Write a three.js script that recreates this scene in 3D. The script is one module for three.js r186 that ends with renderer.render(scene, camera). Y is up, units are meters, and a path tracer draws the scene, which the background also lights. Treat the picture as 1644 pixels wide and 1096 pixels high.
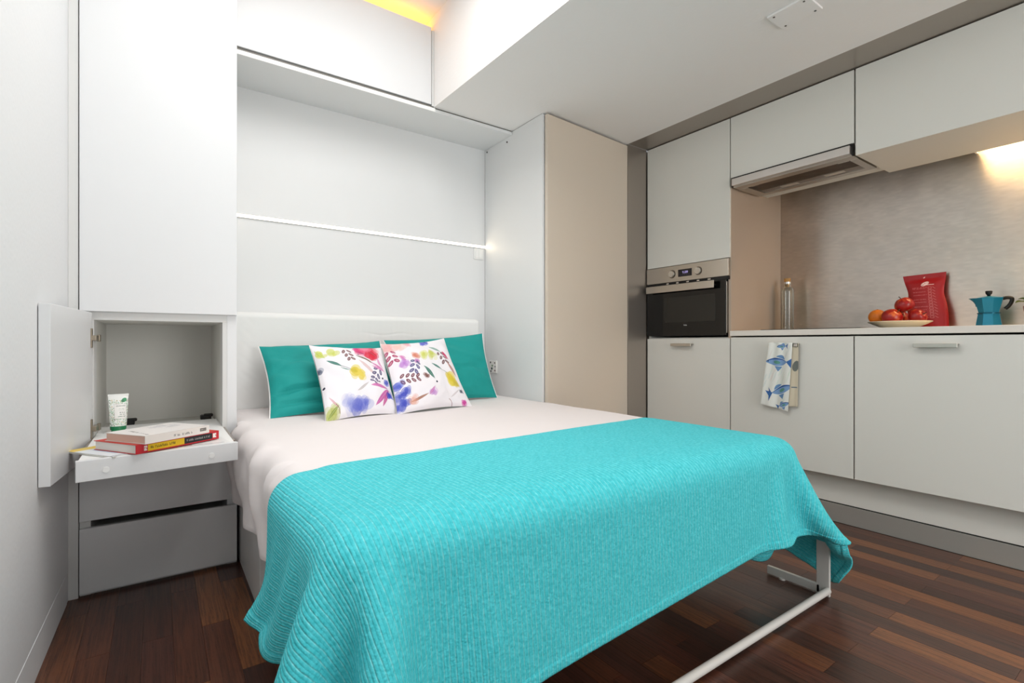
import * as THREE from 'three';
import { RoundedBoxGeometry } from 'three/addons/geometries/RoundedBoxGeometry.js';
import { mergeGeometries } from 'three/addons/utils/BufferGeometryUtils.js';
import { RectAreaLightUniformsLib } from 'three/addons/lights/RectAreaLightUniformsLib.js';

// ------------------------------------------------------------------ camera, daylight, exposure
const scene = new THREE.Scene();
const renderer = new THREE.WebGLRenderer({ antialias: true });
renderer.toneMapping = THREE.LinearToneMapping;
renderer.toneMappingExposure = 1.62;
renderer.shadowMap.enabled = true;
RectAreaLightUniformsLib.init();

const FOCAL = 803, EYE = 0.87, YAW = Math.atan2(822 - 254, FOCAL), HORIZON = 551;
const camera = new THREE.PerspectiveCamera(2 * Math.atan(548 / FOCAL) * 180 / Math.PI, 1644 / 1096, 0.05, 60);
camera.position.set(0, EYE, 0);
camera.rotation.y = -YAW;
camera.setViewOffset(1644, 1096, 0, 548 - HORIZON, 1644, 1096);

scene.background = new THREE.Color(0.93, 0.96, 1.0);       // overcast sky seen through the roof window and the glazed wall
scene.backgroundIntensity = 0.5;

function daylight(w, h, intensity, position, target) {      // sky light in a real opening
  const l = new THREE.RectAreaLight(new THREE.Color(1.0, 0.985, 0.965), intensity, w, h);
  l.position.set(...position); l.lookAt(...target); scene.add(l); return l;
}
daylight(1.0, 1.66, 2.8, [0.56, 2.625, -1.1], [0.56, 0, -1.1]);        // roof window
daylight(1.4, 1.7, 3.0, [1.49, 1.17, 1.93], [1.49, 1.17, -3]);        // glazed opening behind the camera

// ------------------------------------------------------------------ helpers
let seed = 7;
const rnd = () => { seed = (seed * 1664525 + 1013904223) >>> 0; return seed / 4294967296; };
const V = (x, y, z) => new THREE.Vector3(x, y, z);
function hash2(x, y, s) { let h = (x * 374761393 + y * 668265263 + s * 974634777) | 0; h = Math.imul(h ^ (h >>> 13), 1274126177); h ^= h >>> 16; return (h >>> 0) / 4294967296; }
function vnoise(x, y, s = 0, px = 0, py = 0) {
  const xi = Math.floor(x), yi = Math.floor(y), fx = x - xi, fy = y - yi, w = t => t * t * (3 - 2 * t);
  const m = (a, p) => p ? ((a % p) + p) % p : a;
  const a = hash2(m(xi, px), m(yi, py), s), b = hash2(m(xi + 1, px), m(yi, py), s), c = hash2(m(xi, px), m(yi + 1, py), s), d = hash2(m(xi + 1, px), m(yi + 1, py), s);
  const u = w(fx), v = w(fy); return (a + (b - a) * u) * (1 - v) + (c + (d - c) * u) * v;
}
function fbm(x, y, s = 0, oct = 4) { let a = 0, k = 0.5, t = 0; for (let i = 0; i < oct; i++) { a += k * vnoise(x, y, s + i * 17); t += k; k *= 0.5; x *= 2.03; y *= 2.03; } return a / t; }

// a photo pixel gives a direction; the plane it is met on gives the distance
function rayOf(px, py) { const u = (px - 822) / FOCAL, v = (HORIZON - py) / FOCAL; return V(Math.sin(YAW) + Math.cos(YAW) * u, v, -Math.cos(YAW) + Math.sin(YAW) * u); }
const onX = (px, py, x) => { const r = rayOf(px, py); r.multiplyScalar(x / r.x); r.y += EYE; return r; };
const onY = (px, py, y) => { const r = rayOf(px, py); r.multiplyScalar((y - EYE) / r.y); r.y += EYE; return r; };
const onZ = (px, py, z) => { const r = rayOf(px, py); r.multiplyScalar(z / r.z); r.y += EYE; return r; };

const names = {};
function numbered(n) { names[n] = (names[n] ?? -1) + 1; return names[n] ? `${n}_${String(names[n]).padStart(3, '0')}` : n; }
function tag(o, label, category, group) { o.userData.label = label; o.userData.category = category; if (group) o.userData.group = group; return o; }
function thing(name, label, category, group) { const g = new THREE.Group(); g.name = numbered(name); scene.add(g); return tag(g, label, category, group); }
function mesh(name, geo, mat, parent = scene) {
  const m = new THREE.Mesh(geo, mat); m.name = parent === scene ? numbered(name) : name;
  m.castShadow = m.receiveShadow = true; parent.add(m); return m;
}
function struct(name, geo, mat, label) { const m = mesh(name, geo, mat); m.userData.kind = 'structure'; m.userData.label = label; m.userData.category = name.split('_')[0]; return m; }
// box from its limits, uv in metres
function metric(g) {
  const p = g.attributes.position, n = g.attributes.normal, uv = new Float32Array(p.count * 2);
  for (let i = 0; i < p.count; i++) {
    const ax = Math.abs(n.getX(i)), ay = Math.abs(n.getY(i)), az = Math.abs(n.getZ(i));
    if (ax >= ay && ax >= az) { uv[2 * i] = p.getZ(i); uv[2 * i + 1] = p.getY(i); }
    else if (ay >= az) { uv[2 * i] = p.getZ(i); uv[2 * i + 1] = p.getX(i); }
    else { uv[2 * i] = p.getX(i); uv[2 * i + 1] = p.getY(i); }
  }
  g.setAttribute('uv', new THREE.BufferAttribute(uv, 2)); return g;
}
function B(x0, x1, y0, y1, z0, z1, r = 0.0015, seg = 1) {
  const w = x1 - x0, h = y1 - y0, d = z1 - z0, m = Math.min(w, h, d);
  const g = r > 0 && m > 2.2 * r ? new RoundedBoxGeometry(w, h, d, seg, r) : new THREE.BoxGeometry(w, h, d).toNonIndexed();
  g.translate((x0 + x1) / 2, (y0 + y1) / 2, (z0 + z1) / 2); return metric(g);
}
const merge = (...gs) => mergeGeometries(gs.flat().map(g => { const k = g.index ? g.toNonIndexed() : g; for (const a of Object.keys(k.attributes)) if (!['position', 'normal', 'uv'].includes(a)) k.deleteAttribute(a); return k; }));
function cyl(r0, r1, h, seg = 24, at = [0, 0, 0], rot) { const g = new THREE.CylinderGeometry(r0, r1, h, seg); if (rot) { g.rotateX(rot[0]); g.rotateY(rot[1]); g.rotateZ(rot[2]); } g.translate(...at); return g; }
function lathe(pts, seg = 32) { return new THREE.LatheGeometry(pts.map(p => new THREE.Vector2(p[0], p[1])), seg); }
function grid(nu, nv, f) {           // surface f(u, v) with u, v in 0..1
  const P = [], UVs = [], I = [];
  for (let j = 0; j <= nv; j++) for (let i = 0; i <= nu; i++) { const q = f(i / nu, j / nv); P.push(q.x, q.y, q.z); UVs.push(i / nu, j / nv); }
  for (let j = 0; j < nv; j++) for (let i = 0; i < nu; i++) { const a = j * (nu + 1) + i, b = a + 1, c = a + nu + 1, d = c + 1; I.push(a, b, d, a, d, c); }
  const g = new THREE.BufferGeometry();
  g.setAttribute('position', new THREE.Float32BufferAttribute(P, 3)); g.setAttribute('uv', new THREE.Float32BufferAttribute(UVs, 2)); g.setIndex(I); g.computeVertexNormals(); return g;
}
// cloth with thickness from a sheet of points: front, back and rim
function shell(nu, nv, pts, thick, uvOf) {
  const base = grid(nu, nv, (u, v) => pts[Math.round(v * nv) * (nu + 1) + Math.round(u * nu)]);
  const p = base.attributes.position, n = base.attributes.normal, N = p.count, P = new Float32Array(N * 6), UV = new Float32Array(N * 4), I = [...base.index.array];
  for (let i = 0; i < N; i++) for (let k = 0; k < 3; k++) { P[3 * i + k] = p.array[3 * i + k]; P[3 * (N + i) + k] = p.array[3 * i + k] - n.array[3 * i + k] * thick; }
  for (let i = 0; i < N; i++) { const [a, b] = uvOf ? uvOf(i % (nu + 1), Math.floor(i / (nu + 1))) : [base.attributes.uv.getX(i), base.attributes.uv.getY(i)]; UV[2 * i] = UV[2 * (N + i)] = a; UV[2 * i + 1] = UV[2 * (N + i) + 1] = b; }
  const L = base.index.array.length; for (let i = 0; i < L; i += 3) I.push(base.index.array[i] + N, base.index.array[i + 2] + N, base.index.array[i + 1] + N);
  const rim = []; for (let i = 0; i <= nu; i++) rim.push(i); for (let j = 1; j <= nv; j++) rim.push(j * (nu + 1) + nu); for (let i = nu - 1; i >= 0; i--) rim.push(nv * (nu + 1) + i); for (let j = nv - 1; j >= 0; j--) rim.push(j * (nu + 1));
  for (let k = 0; k + 1 < rim.length; k++) { const a = rim[k], b = rim[k + 1]; I.push(a, a + N, b, b, a + N, b + N); }
  const g = new THREE.BufferGeometry(); g.setAttribute('position', new THREE.BufferAttribute(P, 3)); g.setAttribute('uv', new THREE.BufferAttribute(UV, 2)); g.setIndex(I); g.computeVertexNormals(); return g;
}
function canvasTex(w, h, draw, srgb = true) {
  const c = document.createElement('canvas'); c.width = w; c.height = h; draw(c.getContext('2d'), w, h);
  const t = new THREE.CanvasTexture(c); if (srgb) t.colorSpace = THREE.SRGBColorSpace; t.anisotropy = 8; return t;
}
function dataTex(w, h, f, srgb = false, rep) {
  const d = new Uint8Array(w * h * 4);
  for (let y = 0; y < h; y++) for (let x = 0; x < w; x++) { const v = f(x / w, y / h), o = 4 * (y * w + x), q = Array.isArray(v) ? v : [v, v, v]; for (let k = 0; k < 3; k++) d[o + k] = Math.max(0, Math.min(255, q[k] * 255)); d[o + 3] = 255; }
  const t = new THREE.DataTexture(d, w, h); t.magFilter = THREE.LinearFilter; t.minFilter = THREE.LinearMipmapLinearFilter; t.generateMipmaps = true; t.wrapS = t.wrapT = THREE.RepeatWrapping;
  if (srgb) t.colorSpace = THREE.SRGBColorSpace; if (rep) t.repeat.set(...rep); t.needsUpdate = true; return t;
}
const std = (color, roughness = 0.6, o = {}) => new THREE.MeshPhysicalMaterial({ color, roughness, side: THREE.DoubleSide, ...o });

// ------------------------------------------------------------------ materials
const plasterBump = dataTex(256, 256, (u, v) => vnoise(u * 64, v * 64, 3, 64, 64) * 0.6 + vnoise(u * 16, v * 16, 4, 16, 16) * 0.4, false, [2, 2]);
const brushed = dataTex(512, 512, (u, v) => vnoise(u * 8, v * 256, 11, 8, 256) * 0.6 + vnoise(u * 24, v * 128, 12, 24, 128) * 0.4, false, [1.5, 1.5]);
const brushedUp = dataTex(512, 512, (u, v) => vnoise(u * 256, v * 8, 13, 256, 8) * 0.6 + vnoise(u * 128, v * 24, 14, 128, 24) * 0.4, false, [1.5, 1.5]);
// cloudy, scoured steel: wiped patches and short scratches
const scour = dataTex(512, 512, (u, v) => {
  const c = vnoise(u * 6, v * 6, 21, 6, 6) * 0.45 + vnoise(u * 14, v * 14, 22, 14, 14) * 0.25 + vnoise(u * 40, v * 40, 23, 40, 40) * 0.12;
  const s = Math.pow(vnoise(u * 20 + v * 3, v * 150, 24), 8) * 0.5;
  return 0.46 + c * 0.42 - s * 0.03;
}, false, [1, 1]);
const scourColor = dataTex(512, 512, (u, v) => {
  const c = vnoise(u * 6, v * 6, 21, 6, 6) * 0.5 + vnoise(u * 14, v * 14, 22, 14, 14) * 0.3 + vnoise(u * 40, v * 120, 25, 40, 120) * 0.2;
  const s = Math.pow(vnoise(u * 30, v * 160, 24, 30, 160), 10);
  const g = 0.72 + c * 0.18 + s * 0.04; return [g, g * 0.958, g * 0.915];
}, true, [1, 1]);
const M = {
  wall: std('#e6e7e8', 0.75, { bumpMap: plasterBump, bumpScale: 0.0004 }),
  ceiling: std('#f3f1ef', 0.85, { bumpMap: plasterBump, bumpScale: 0.0004 }),
  lacquer: std('#e3e4e5', 0.38),
  lacquerEdge: std('#dcdcda', 0.45),
  niche: std('#e7e8e8', 0.5),
  interior: std('#dddcd6', 0.6),
  beige: std('#d8cbbb', 0.42),
  kitchen: std('#e4e3dc', 0.42),
  kitchenSideWarmLit: std('#b8a593', 0.16),  // tan of the warm kitchen light is put into this base colour
  counter: std('#e9e3da', 0.4),
  steel: std('#aca39a', 0.38, { metalness: 0.8, bumpMap: brushedUp, bumpScale: 0.0001 }),
  steelBack: std('#ffffff', 0.55, { metalness: 1, anisotropy: 0.85, anisotropyRotation: Math.PI / 2, map: scourColor, roughnessMap: scour, bumpMap: brushed, bumpScale: 0.00003 }),
  steelLight: std('#c9c3ba', 0.32, { metalness: 1, bumpMap: brushed, bumpScale: 0.0001 }),
  chrome: std('#d8d6d2', 0.16, { metalness: 1 }),
  hinge: std('#a79c8c', 0.3, { metalness: 1 }),
  black: std('#0b0b0b', 0.5),
  dark: std('#171513', 0.7),
  blackGlass: std('#0a0a0a', 0.06),
  ovenWindow: std('#23221f', 0.08),
  bedMetal: std('#dcd9d4', 0.4),
  plastic: std('#f2f2f0', 0.35),
  whiteEdge: std('#f6f6f4', 0.5),
  groove: std('#77756f', 0.5),
  gapDark: std('#37342f', 0.8),
};

// ------------------------------------------------------------------ the room
const C = 2.137, CH = 2.63, K = 2.62, WB = 3.186, ZB = -2.742, ZF = -2.24;
// floor: sub-floor slab with narrow planks laid in running bond along the room
const floor = struct('floor', B(-0.6, 3.4, -0.12, -0.012, -2.9, 2.05, 0), std('#2c1a12', 0.8), 'dark reddish brown hardwood strip floor');
{
  const w = 0.0738, L = 0.6, gap = 0.0007;
  const tones = ['#583120', '#633824', '#4a2a1e', '#6f4229', '#522f24', '#5e3527', '#85522f', '#4e2c1e'];
  const grains = [0, 1, 2].map(k => dataTex(128, 1024, (u, v) => {
    const warp = vnoise(u * 3, v * 4, 40 + k) * 0.6;
    const streak = vnoise(u * 30 + warp * 3, v * 5, 50 + k) * 0.45 + vnoise(u * 70, v * 14, 60 + k) * 0.3 + vnoise(u * 8 + warp * 4, v * 2, 70 + k) * 0.25;
    const pore = Math.pow(vnoise(u * 90, v * 60, 80 + k), 6) * 0.35;
    const g = 0.55 + streak * 0.75 - pore; return [g, g * 0.985, g * 0.97];
  }, true));
  const mats = tones.map((c, i) => std(c, 0.36, { map: grains[i % 3], bumpMap: grains[i % 3], bumpScale: 0.0002, clearcoat: 0.25, clearcoatRoughness: 0.25 }));
  const plank = (len) => { const g = new THREE.BoxGeometry(w - gap, 0.014, len - gap); const uv = g.attributes.uv, p = g.attributes.position; for (let i = 0; i < p.count; i++) uv.setXY(i, p.getX(i) / w + 0.5, p.getZ(i) / L + 0.5); return g; };
  const full = plank(L);
  let count = 0;
  for (let k = -6; k <= 36; k++) {
    const x0 = 0.11 + w * k; if (x0 + w < -0.34 || x0 > 2.69) continue;
    const off = (k & 1) ? 0.3 : 0;
    for (let j = -4; j <= 1; j++) {
      const z0 = -0.605 + off + L * j; if (z0 + L < -2.24 || z0 > 0.2) continue;
      const m = mesh('plank', full, mats[Math.floor(hash2(k + 50, j + 50, 5) * 7.6) % 8], floor);
      m.position.set(x0 + w / 2, -0.007, z0 + L / 2); count++;
    }
  }
}
// left wall, very slightly out of square, with a flush baseboard
const leftRot = Math.atan2(0.011, 0.475);
function leftPiece(g) { g.rotateY(-leftRot); g.translate(-0.2495, 0, -2.23); return g; }
struct('wall_left', leftPiece(B(-0.15, 0, 0, 2.9, -0.7, 4.3, 0)), M.wall, 'smooth white wall beside the tall wardrobe');
struct('baseboard_left', leftPiece(B(-0.01, 0.0014, 0, 0.1, 0.012, 4.2, 0.0005)), M.wall, 'white flush baseboard along the left wall');
// back wall: niche back plus the wall behind wardrobe and closet
struct('wall_back', merge(B(0.258, 1.725, 0, CH + 0.2, ZB - 0.12, ZB, 0), B(-0.45, 0.258, 0, CH + 0.2, ZB - 0.16, ZB - 0.085, 0), B(1.725, 3.4, 0, CH + 0.2, ZB - 0.16, ZB - 0.02, 0)), M.niche, 'white back wall of the bed niche');
struct('wall_right', B(WB, WB + 0.15, 0, CH + 0.2, -2.9, 2.05, 0), M.wall, 'white wall behind the kitchen units');
struct('wall_side', B(2.44, WB - 0.001, 0, C, 0.86, 1.95, 0), M.wall, 'white wall past the end of the kitchen');
// wall behind the camera with a glazed opening
struct('wall_front', merge(B(-0.6, 0.74, 0, CH + 0.2, 1.95, 2.1, 0), B(2.24, 3.4, 0, CH + 0.2, 1.95, 2.1, 0), B(0.74, 2.24, 0, 0.27, 1.95, 2.1, 0), B(0.74, 2.24, 2.07, CH + 0.2, 1.95, 2.1, 0)), M.wall, 'white wall opposite the bed');
const glass = std('#ffffff', 0.02, { transmission: 1, thickness: 0, ior: 1.5 });
{ const w = struct('window_1', merge(B(0.74, 0.785, 0.27, 2.07, 1.97, 2.03), B(2.195, 2.24, 0.27, 2.07, 1.97, 2.03), B(0.74, 2.24, 0.27, 0.315, 1.97, 2.03), B(0.74, 2.24, 2.025, 2.07, 1.97, 2.03)), M.plastic, 'white framed window opposite the bed'); mesh('pane', B(0.785, 2.195, 0.315, 2.025, 1.995, 2.0, 0), glass, w); }
// ceilings: low slab over kitchen and closet, high roof with a roof window over the bed
function slab(pts, y0, y1) { const s = new THREE.Shape(pts.map(p => new THREE.Vector2(p[0], -p[1]))); const g = new THREE.ExtrudeGeometry(s, { depth: y1 - y0, bevelEnabled: false }); g.rotateX(-Math.PI / 2); g.translate(0, y0, 0); return metric(g); }
struct('ceiling', slab([[1.209, -2.432], [1.337, 2.0], [2.44, 2.0], [2.44, -2.86], [1.209, -2.86]], C, CH + 0.15), M.ceiling, 'low white ceiling over the kitchen with a sloping-in edge');
struct('ceiling', merge(B(-0.6, 1.45, CH, CH + 0.14, -2.9, -1.95, 0), B(-0.6, 1.45, CH, CH + 0.14, -0.25, 2.1, 0), B(-0.6, 0.04, CH, CH + 0.14, -1.95, -0.25, 0), B(1.08, 1.45, CH, CH + 0.14, -1.95, -0.25, 0)), M.ceiling, 'high white ceiling above the bed around the roof window');
{ const w = struct('window_2', merge(B(0.04, 0.065, CH + 0.02, CH + 0.13, -1.95, -0.25), B(1.055, 1.08, CH + 0.02, CH + 0.13, -1.95, -0.25), B(0.04, 1.08, CH + 0.02, CH + 0.13, -1.95, -1.925), B(0.04, 1.08, CH + 0.02, CH + 0.13, -0.275, -0.25)), M.plastic, 'white framed roof window'); mesh('pane', B(0.065, 1.055, CH + 0.08, CH + 0.085, -1.925, -0.275, 0), glass, w); }
// steel reveal round the kitchen recess
struct('trim_1', B(2.44, 2.617, C, C + 0.02, -2.172, 0.86, 0.001), M.steel, 'brushed steel soffit strip above the kitchen cabinets');
struct('trim_2', B(2.44, 2.617, 0, C, -2.192, -2.172, 0.001), M.steel, 'brushed steel upright strip beside the oven cabinet');
struct('trim_3', merge(B(2.617, WB, C, C + 0.05, -2.172, 0.86, 0), B(2.617, WB, 0, C, -2.21, -2.192, 0)), M.steel, 'steel recess lining around the kitchen cabinets');

// upper front panel over the niche, its edge strip and the niche top
{
  const t = thing('overhead_panel', 'white panel high above the bed niche with an orange glowing gap on top', 'panel');
  mesh('front', B(0.2585, 1.193, 2.147, 2.56, -2.462, -2.432, 0.002), M.lacquer, t);
  mesh('edge_strip', B(1.196, 1.208, 2.14, 2.545, -2.452, -2.432, 0.001), M.lacquerEdge, t);
  const k = thing('niche_top_board', 'white board roofing the bed niche with a bright front edge', 'board');
  mesh('board', B(0.258, 1.725, 2.113, 2.131, ZB, -2.437, 0.001), M.niche, k);
  mesh('front_edge', B(0.258, 1.215, 2.1125, 2.1315, -2.437, -2.431, 0.001), M.whiteEdge, k);
  mesh('track', merge(B(0.258, 1.72, 2.1335, 2.137, -2.47, -2.439, 0), B(0.258, 1.2, 2.137, 2.143, -2.46, -2.44, 0)), M.groove, k);
  for (const [x, y, z] of [[1.7245, 2.088, -2.49], [1.7245, 2.096, -2.715]]) mesh('screw_hole', cyl(0.005, 0.005, 0.004, 12, [x, y, z], [0, 0, Math.PI / 2]), M.gapDark, k);
}
// hidden cove light behind the overhead panel
{
  const t = thing('cove_light', 'orange light strip hidden above the overhead panel', 'light');
  const glow = std('#ff9d2e', 0.6, { emissive: new THREE.Color(1.0, 0.5, 0.1), emissiveIntensity: 3 });
  mesh('strip', B(0.25, 1.205, 2.535, 2.545, -2.53, -2.515, 0), glow, t);
  mesh('holder', B(0.25, 1.205, 2.5, 2.535, -2.56, -2.464, 0), M.lacquerEdge, t);
  const l = new THREE.RectAreaLight(new THREE.Color(1.0, 0.40, 0.05), 8, 0.95, 0.03); l.position.set(0.73, 2.548, -2.52); l.lookAt(0.73, 5, -2.52); t.add(l);
}

// ------------------------------------------------------------------ wardrobe with open bedside compartment
{
  const t = thing('wardrobe', 'tall white wardrobe with an open bedside compartment and two low drawers', 'wardrobe');
  const zc = ZF - 0.02;
  mesh('side_panel', B(-0.2205, -0.1905, 0, CH - 0.01, -2.8, zc, 0.001), M.lacquerEdge, t);
  mesh('side_panel', B(0.2215, 0.2555, 0, CH - 0.01, -2.8, zc, 0.001), M.lacquer, t);
  mesh('filler_strip', B(-0.2490, -0.2225, 0, CH - 0.01, -2.30, ZF - 0.006, 0.001), M.lacquerEdge, t);
  mesh('upper_door', B(-0.2195, 0.2540, 0.981, CH - 0.015, zc + 0.0015, ZF, 0.0015), M.lacquer, t);
  mesh('rail', B(-0.1905, 0.2215, 0.952, 1.0, zc - 0.018, zc, 0.001), M.lacquerEdge, t);
  mesh('stile', B(0.206, 0.2215, 0.49, 0.952, zc - 0.09, zc, 0.001), M.lacquerEdge, t);
  mesh('stile', B(-0.1905, -0.182, 0.49, 0.952, zc - 0.09, zc, 0.001), M.lacquerEdge, t);
  const inn = mesh('compartment', merge(B(-0.19, 0.2215, 0.5, 0.96, -2.775, -2.76, 0), B(-0.19, -0.182, 0.5, 0.952, -2.76, zc - 0.09, 0), B(0.206, 0.2215, 0.5, 0.952, -2.76, zc - 0.09, 0), B(-0.19, 0.2215, 0.952, 0.965, -2.76, zc - 0.02, 0), B(-0.19, 0.2215, 0.515, 0.528, -2.76, zc - 0.002, 0)), M.interior, t);
  inn.userData.label = 'inside of the bedside compartment';
  // open door lying back against the left wall
  const door = new THREE.Group(); door.name = 'open_door'; t.add(door);
  const dw = 0.447;
  mesh('door_panel', B(-0.006, 0.019, 0.490, 0.976, 0.0, dw, 0.0015), M.lacquer, door);
  door.position.set(-0.2045, 0, ZF + 0.004); door.rotation.y = -Math.atan2(0.047, 0.44);
  for (const y of [0.888, 0.578]) mesh('hinge', merge(B(0.019, 0.0225, y - 0.033, y + 0.033, 0.004, 0.02, 0.001), B(0.019, 0.034, y - 0.009, y + 0.009, -0.03, 0.016, 0.002), B(0.027, 0.036, y - 0.012, y + 0.012, -0.045, -0.025, 0.002)), M.hinge, door);
  // pulled-out shelf
  const tray = new THREE.Group(); tray.name = 'pull_out_shelf'; t.add(tray);
  {
    const y = 0.545, pts = [[-0.181, -1.803], [0.205, -1.856], [0.205, -2.505], [-0.181, -2.505]];
    mesh('shelf_board', slab(pts, y - 0.012, y), M.whiteEdge, tray);
    const fr = new THREE.Group(); const a = Math.atan2(0.055, 0.395);
    const fg = B(-0.2, 0.2, 0.490, 0.549, -0.016, 0, 0.002); fg.rotateY(a); fg.translate(0.0145, 0, -1.820);
    const front = mesh('shelf_front', fg, M.lacquer, tray);
    for (const sx of [-0.135, 0.125]) { const g = cyl(0.008, 0.008, 0.002, 20, [sx, 0.516, 0.001], [Math.PI / 2, 0, 0]); g.rotateY(a); g.translate(0.0145, 0, -1.820); mesh('screw_cap', g, M.plastic, front); }
    for (const sx of [-0.187, 0.2105]) mesh('runner', B(sx - 0.004, sx + 0.004, 0.531, 0.541, -2.72, -1.95, 0.001), M.steel, tray);
    for (const [sx, zz] of [[0.172, -2.6], [-0.1, -2.62]]) mesh('cable_clip', merge(B(sx - 0.02, sx + 0.02, 0.53, 0.552, zz - 0.03, zz + 0.02, 0.006, 2), B(sx - 0.008, sx + 0.028, 0.545, 0.558, zz - 0.01, zz + 0.012, 0.005, 2)), M.black, tray);
  }
  // drawers
  const up = mesh('drawer', B(-0.2195, 0.2540, 0.260, 0.484, zc + 0.0015, ZF, 0.0015), M.lacquer, t);
  mesh('drawer_box', B(-0.1905, 0.2215, 0.285, 0.46, -2.72, zc - 0.002, 0), M.lacquerEdge, up);
  const low = mesh('drawer', B(-0.2195, 0.2540, 0.012, 0.235, zc + 0.0015, ZF, 0.0015), M.lacquer, t);
  mesh('drawer_box', B(-0.1905, 0.2215, 0.03, 0.19, -2.72, zc - 0.002, 0), M.lacquerEdge, low);
  mesh('base_rail', B(-0.1905, 0.2215, 0.0, 0.012, -2.74, zc - 0.004, 0), M.lacquerEdge, t);
}

// ------------------------------------------------------------------ things on the pulled-out shelf
const scribble = (g, x, y, w, h, col) => { g.fillStyle = col; let q = x, k = 0; while (q < x + w) { const r = hash2(Math.round(q), Math.round(y), 61 + k++), c = h * (0.45 + 0.2 * r); if (r > 0.13) { g.fillRect(q, y, h * 0.17, h); if (r < 0.8) g.fillRect(q, y + (r < 0.45 ? 0 : h * 0.42), c * 0.85, h * 0.17); if (r > 0.3) g.fillRect(q + c * 0.68, y + (r < 0.6 ? 0 : h * 0.4), h * 0.16, h * (r < 0.6 ? 1 : 0.6)); if (r > 0.5) g.fillRect(q, y + h * 0.83, c * 0.8, h * 0.17); } q += c * 1.25; } };
function bookThing(name, label, group, origin, ang, len, dep, th, coverMat, spineMat, pageMat, topMat, coverT = 0.0012) {
  const t = thing(name, label, 'book', group); t.position.set(...origin); t.rotation.y = ang;      // local x along the spine, local -z away from it
  mesh('page_block', B(0.003, len - 0.003, coverT, th - coverT, -dep + 0.003, -0.002, 0.0005), pageMat, t);
  mesh('back_cover', B(0, len, 0, coverT, -dep, 0, 0), coverMat, t);
  const top = new THREE.PlaneGeometry(len, dep); top.rotateX(-Math.PI / 2); top.translate(len / 2, th + 0.0002, -dep / 2);
  mesh('front_cover', merge(B(0, len, th - coverT, th, -dep, 0, 0)), coverMat, t);
  mesh('cover_print', top, topMat, t);
  const sp = new THREE.PlaneGeometry(len, th); sp.translate(len / 2, th / 2, 0.0012);
  mesh('spine', B(0, len, 0, th, -0.001, 0.001, 0), coverMat, t);
  mesh('spine_print', sp, spineMat, t);
  return t;
}
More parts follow.
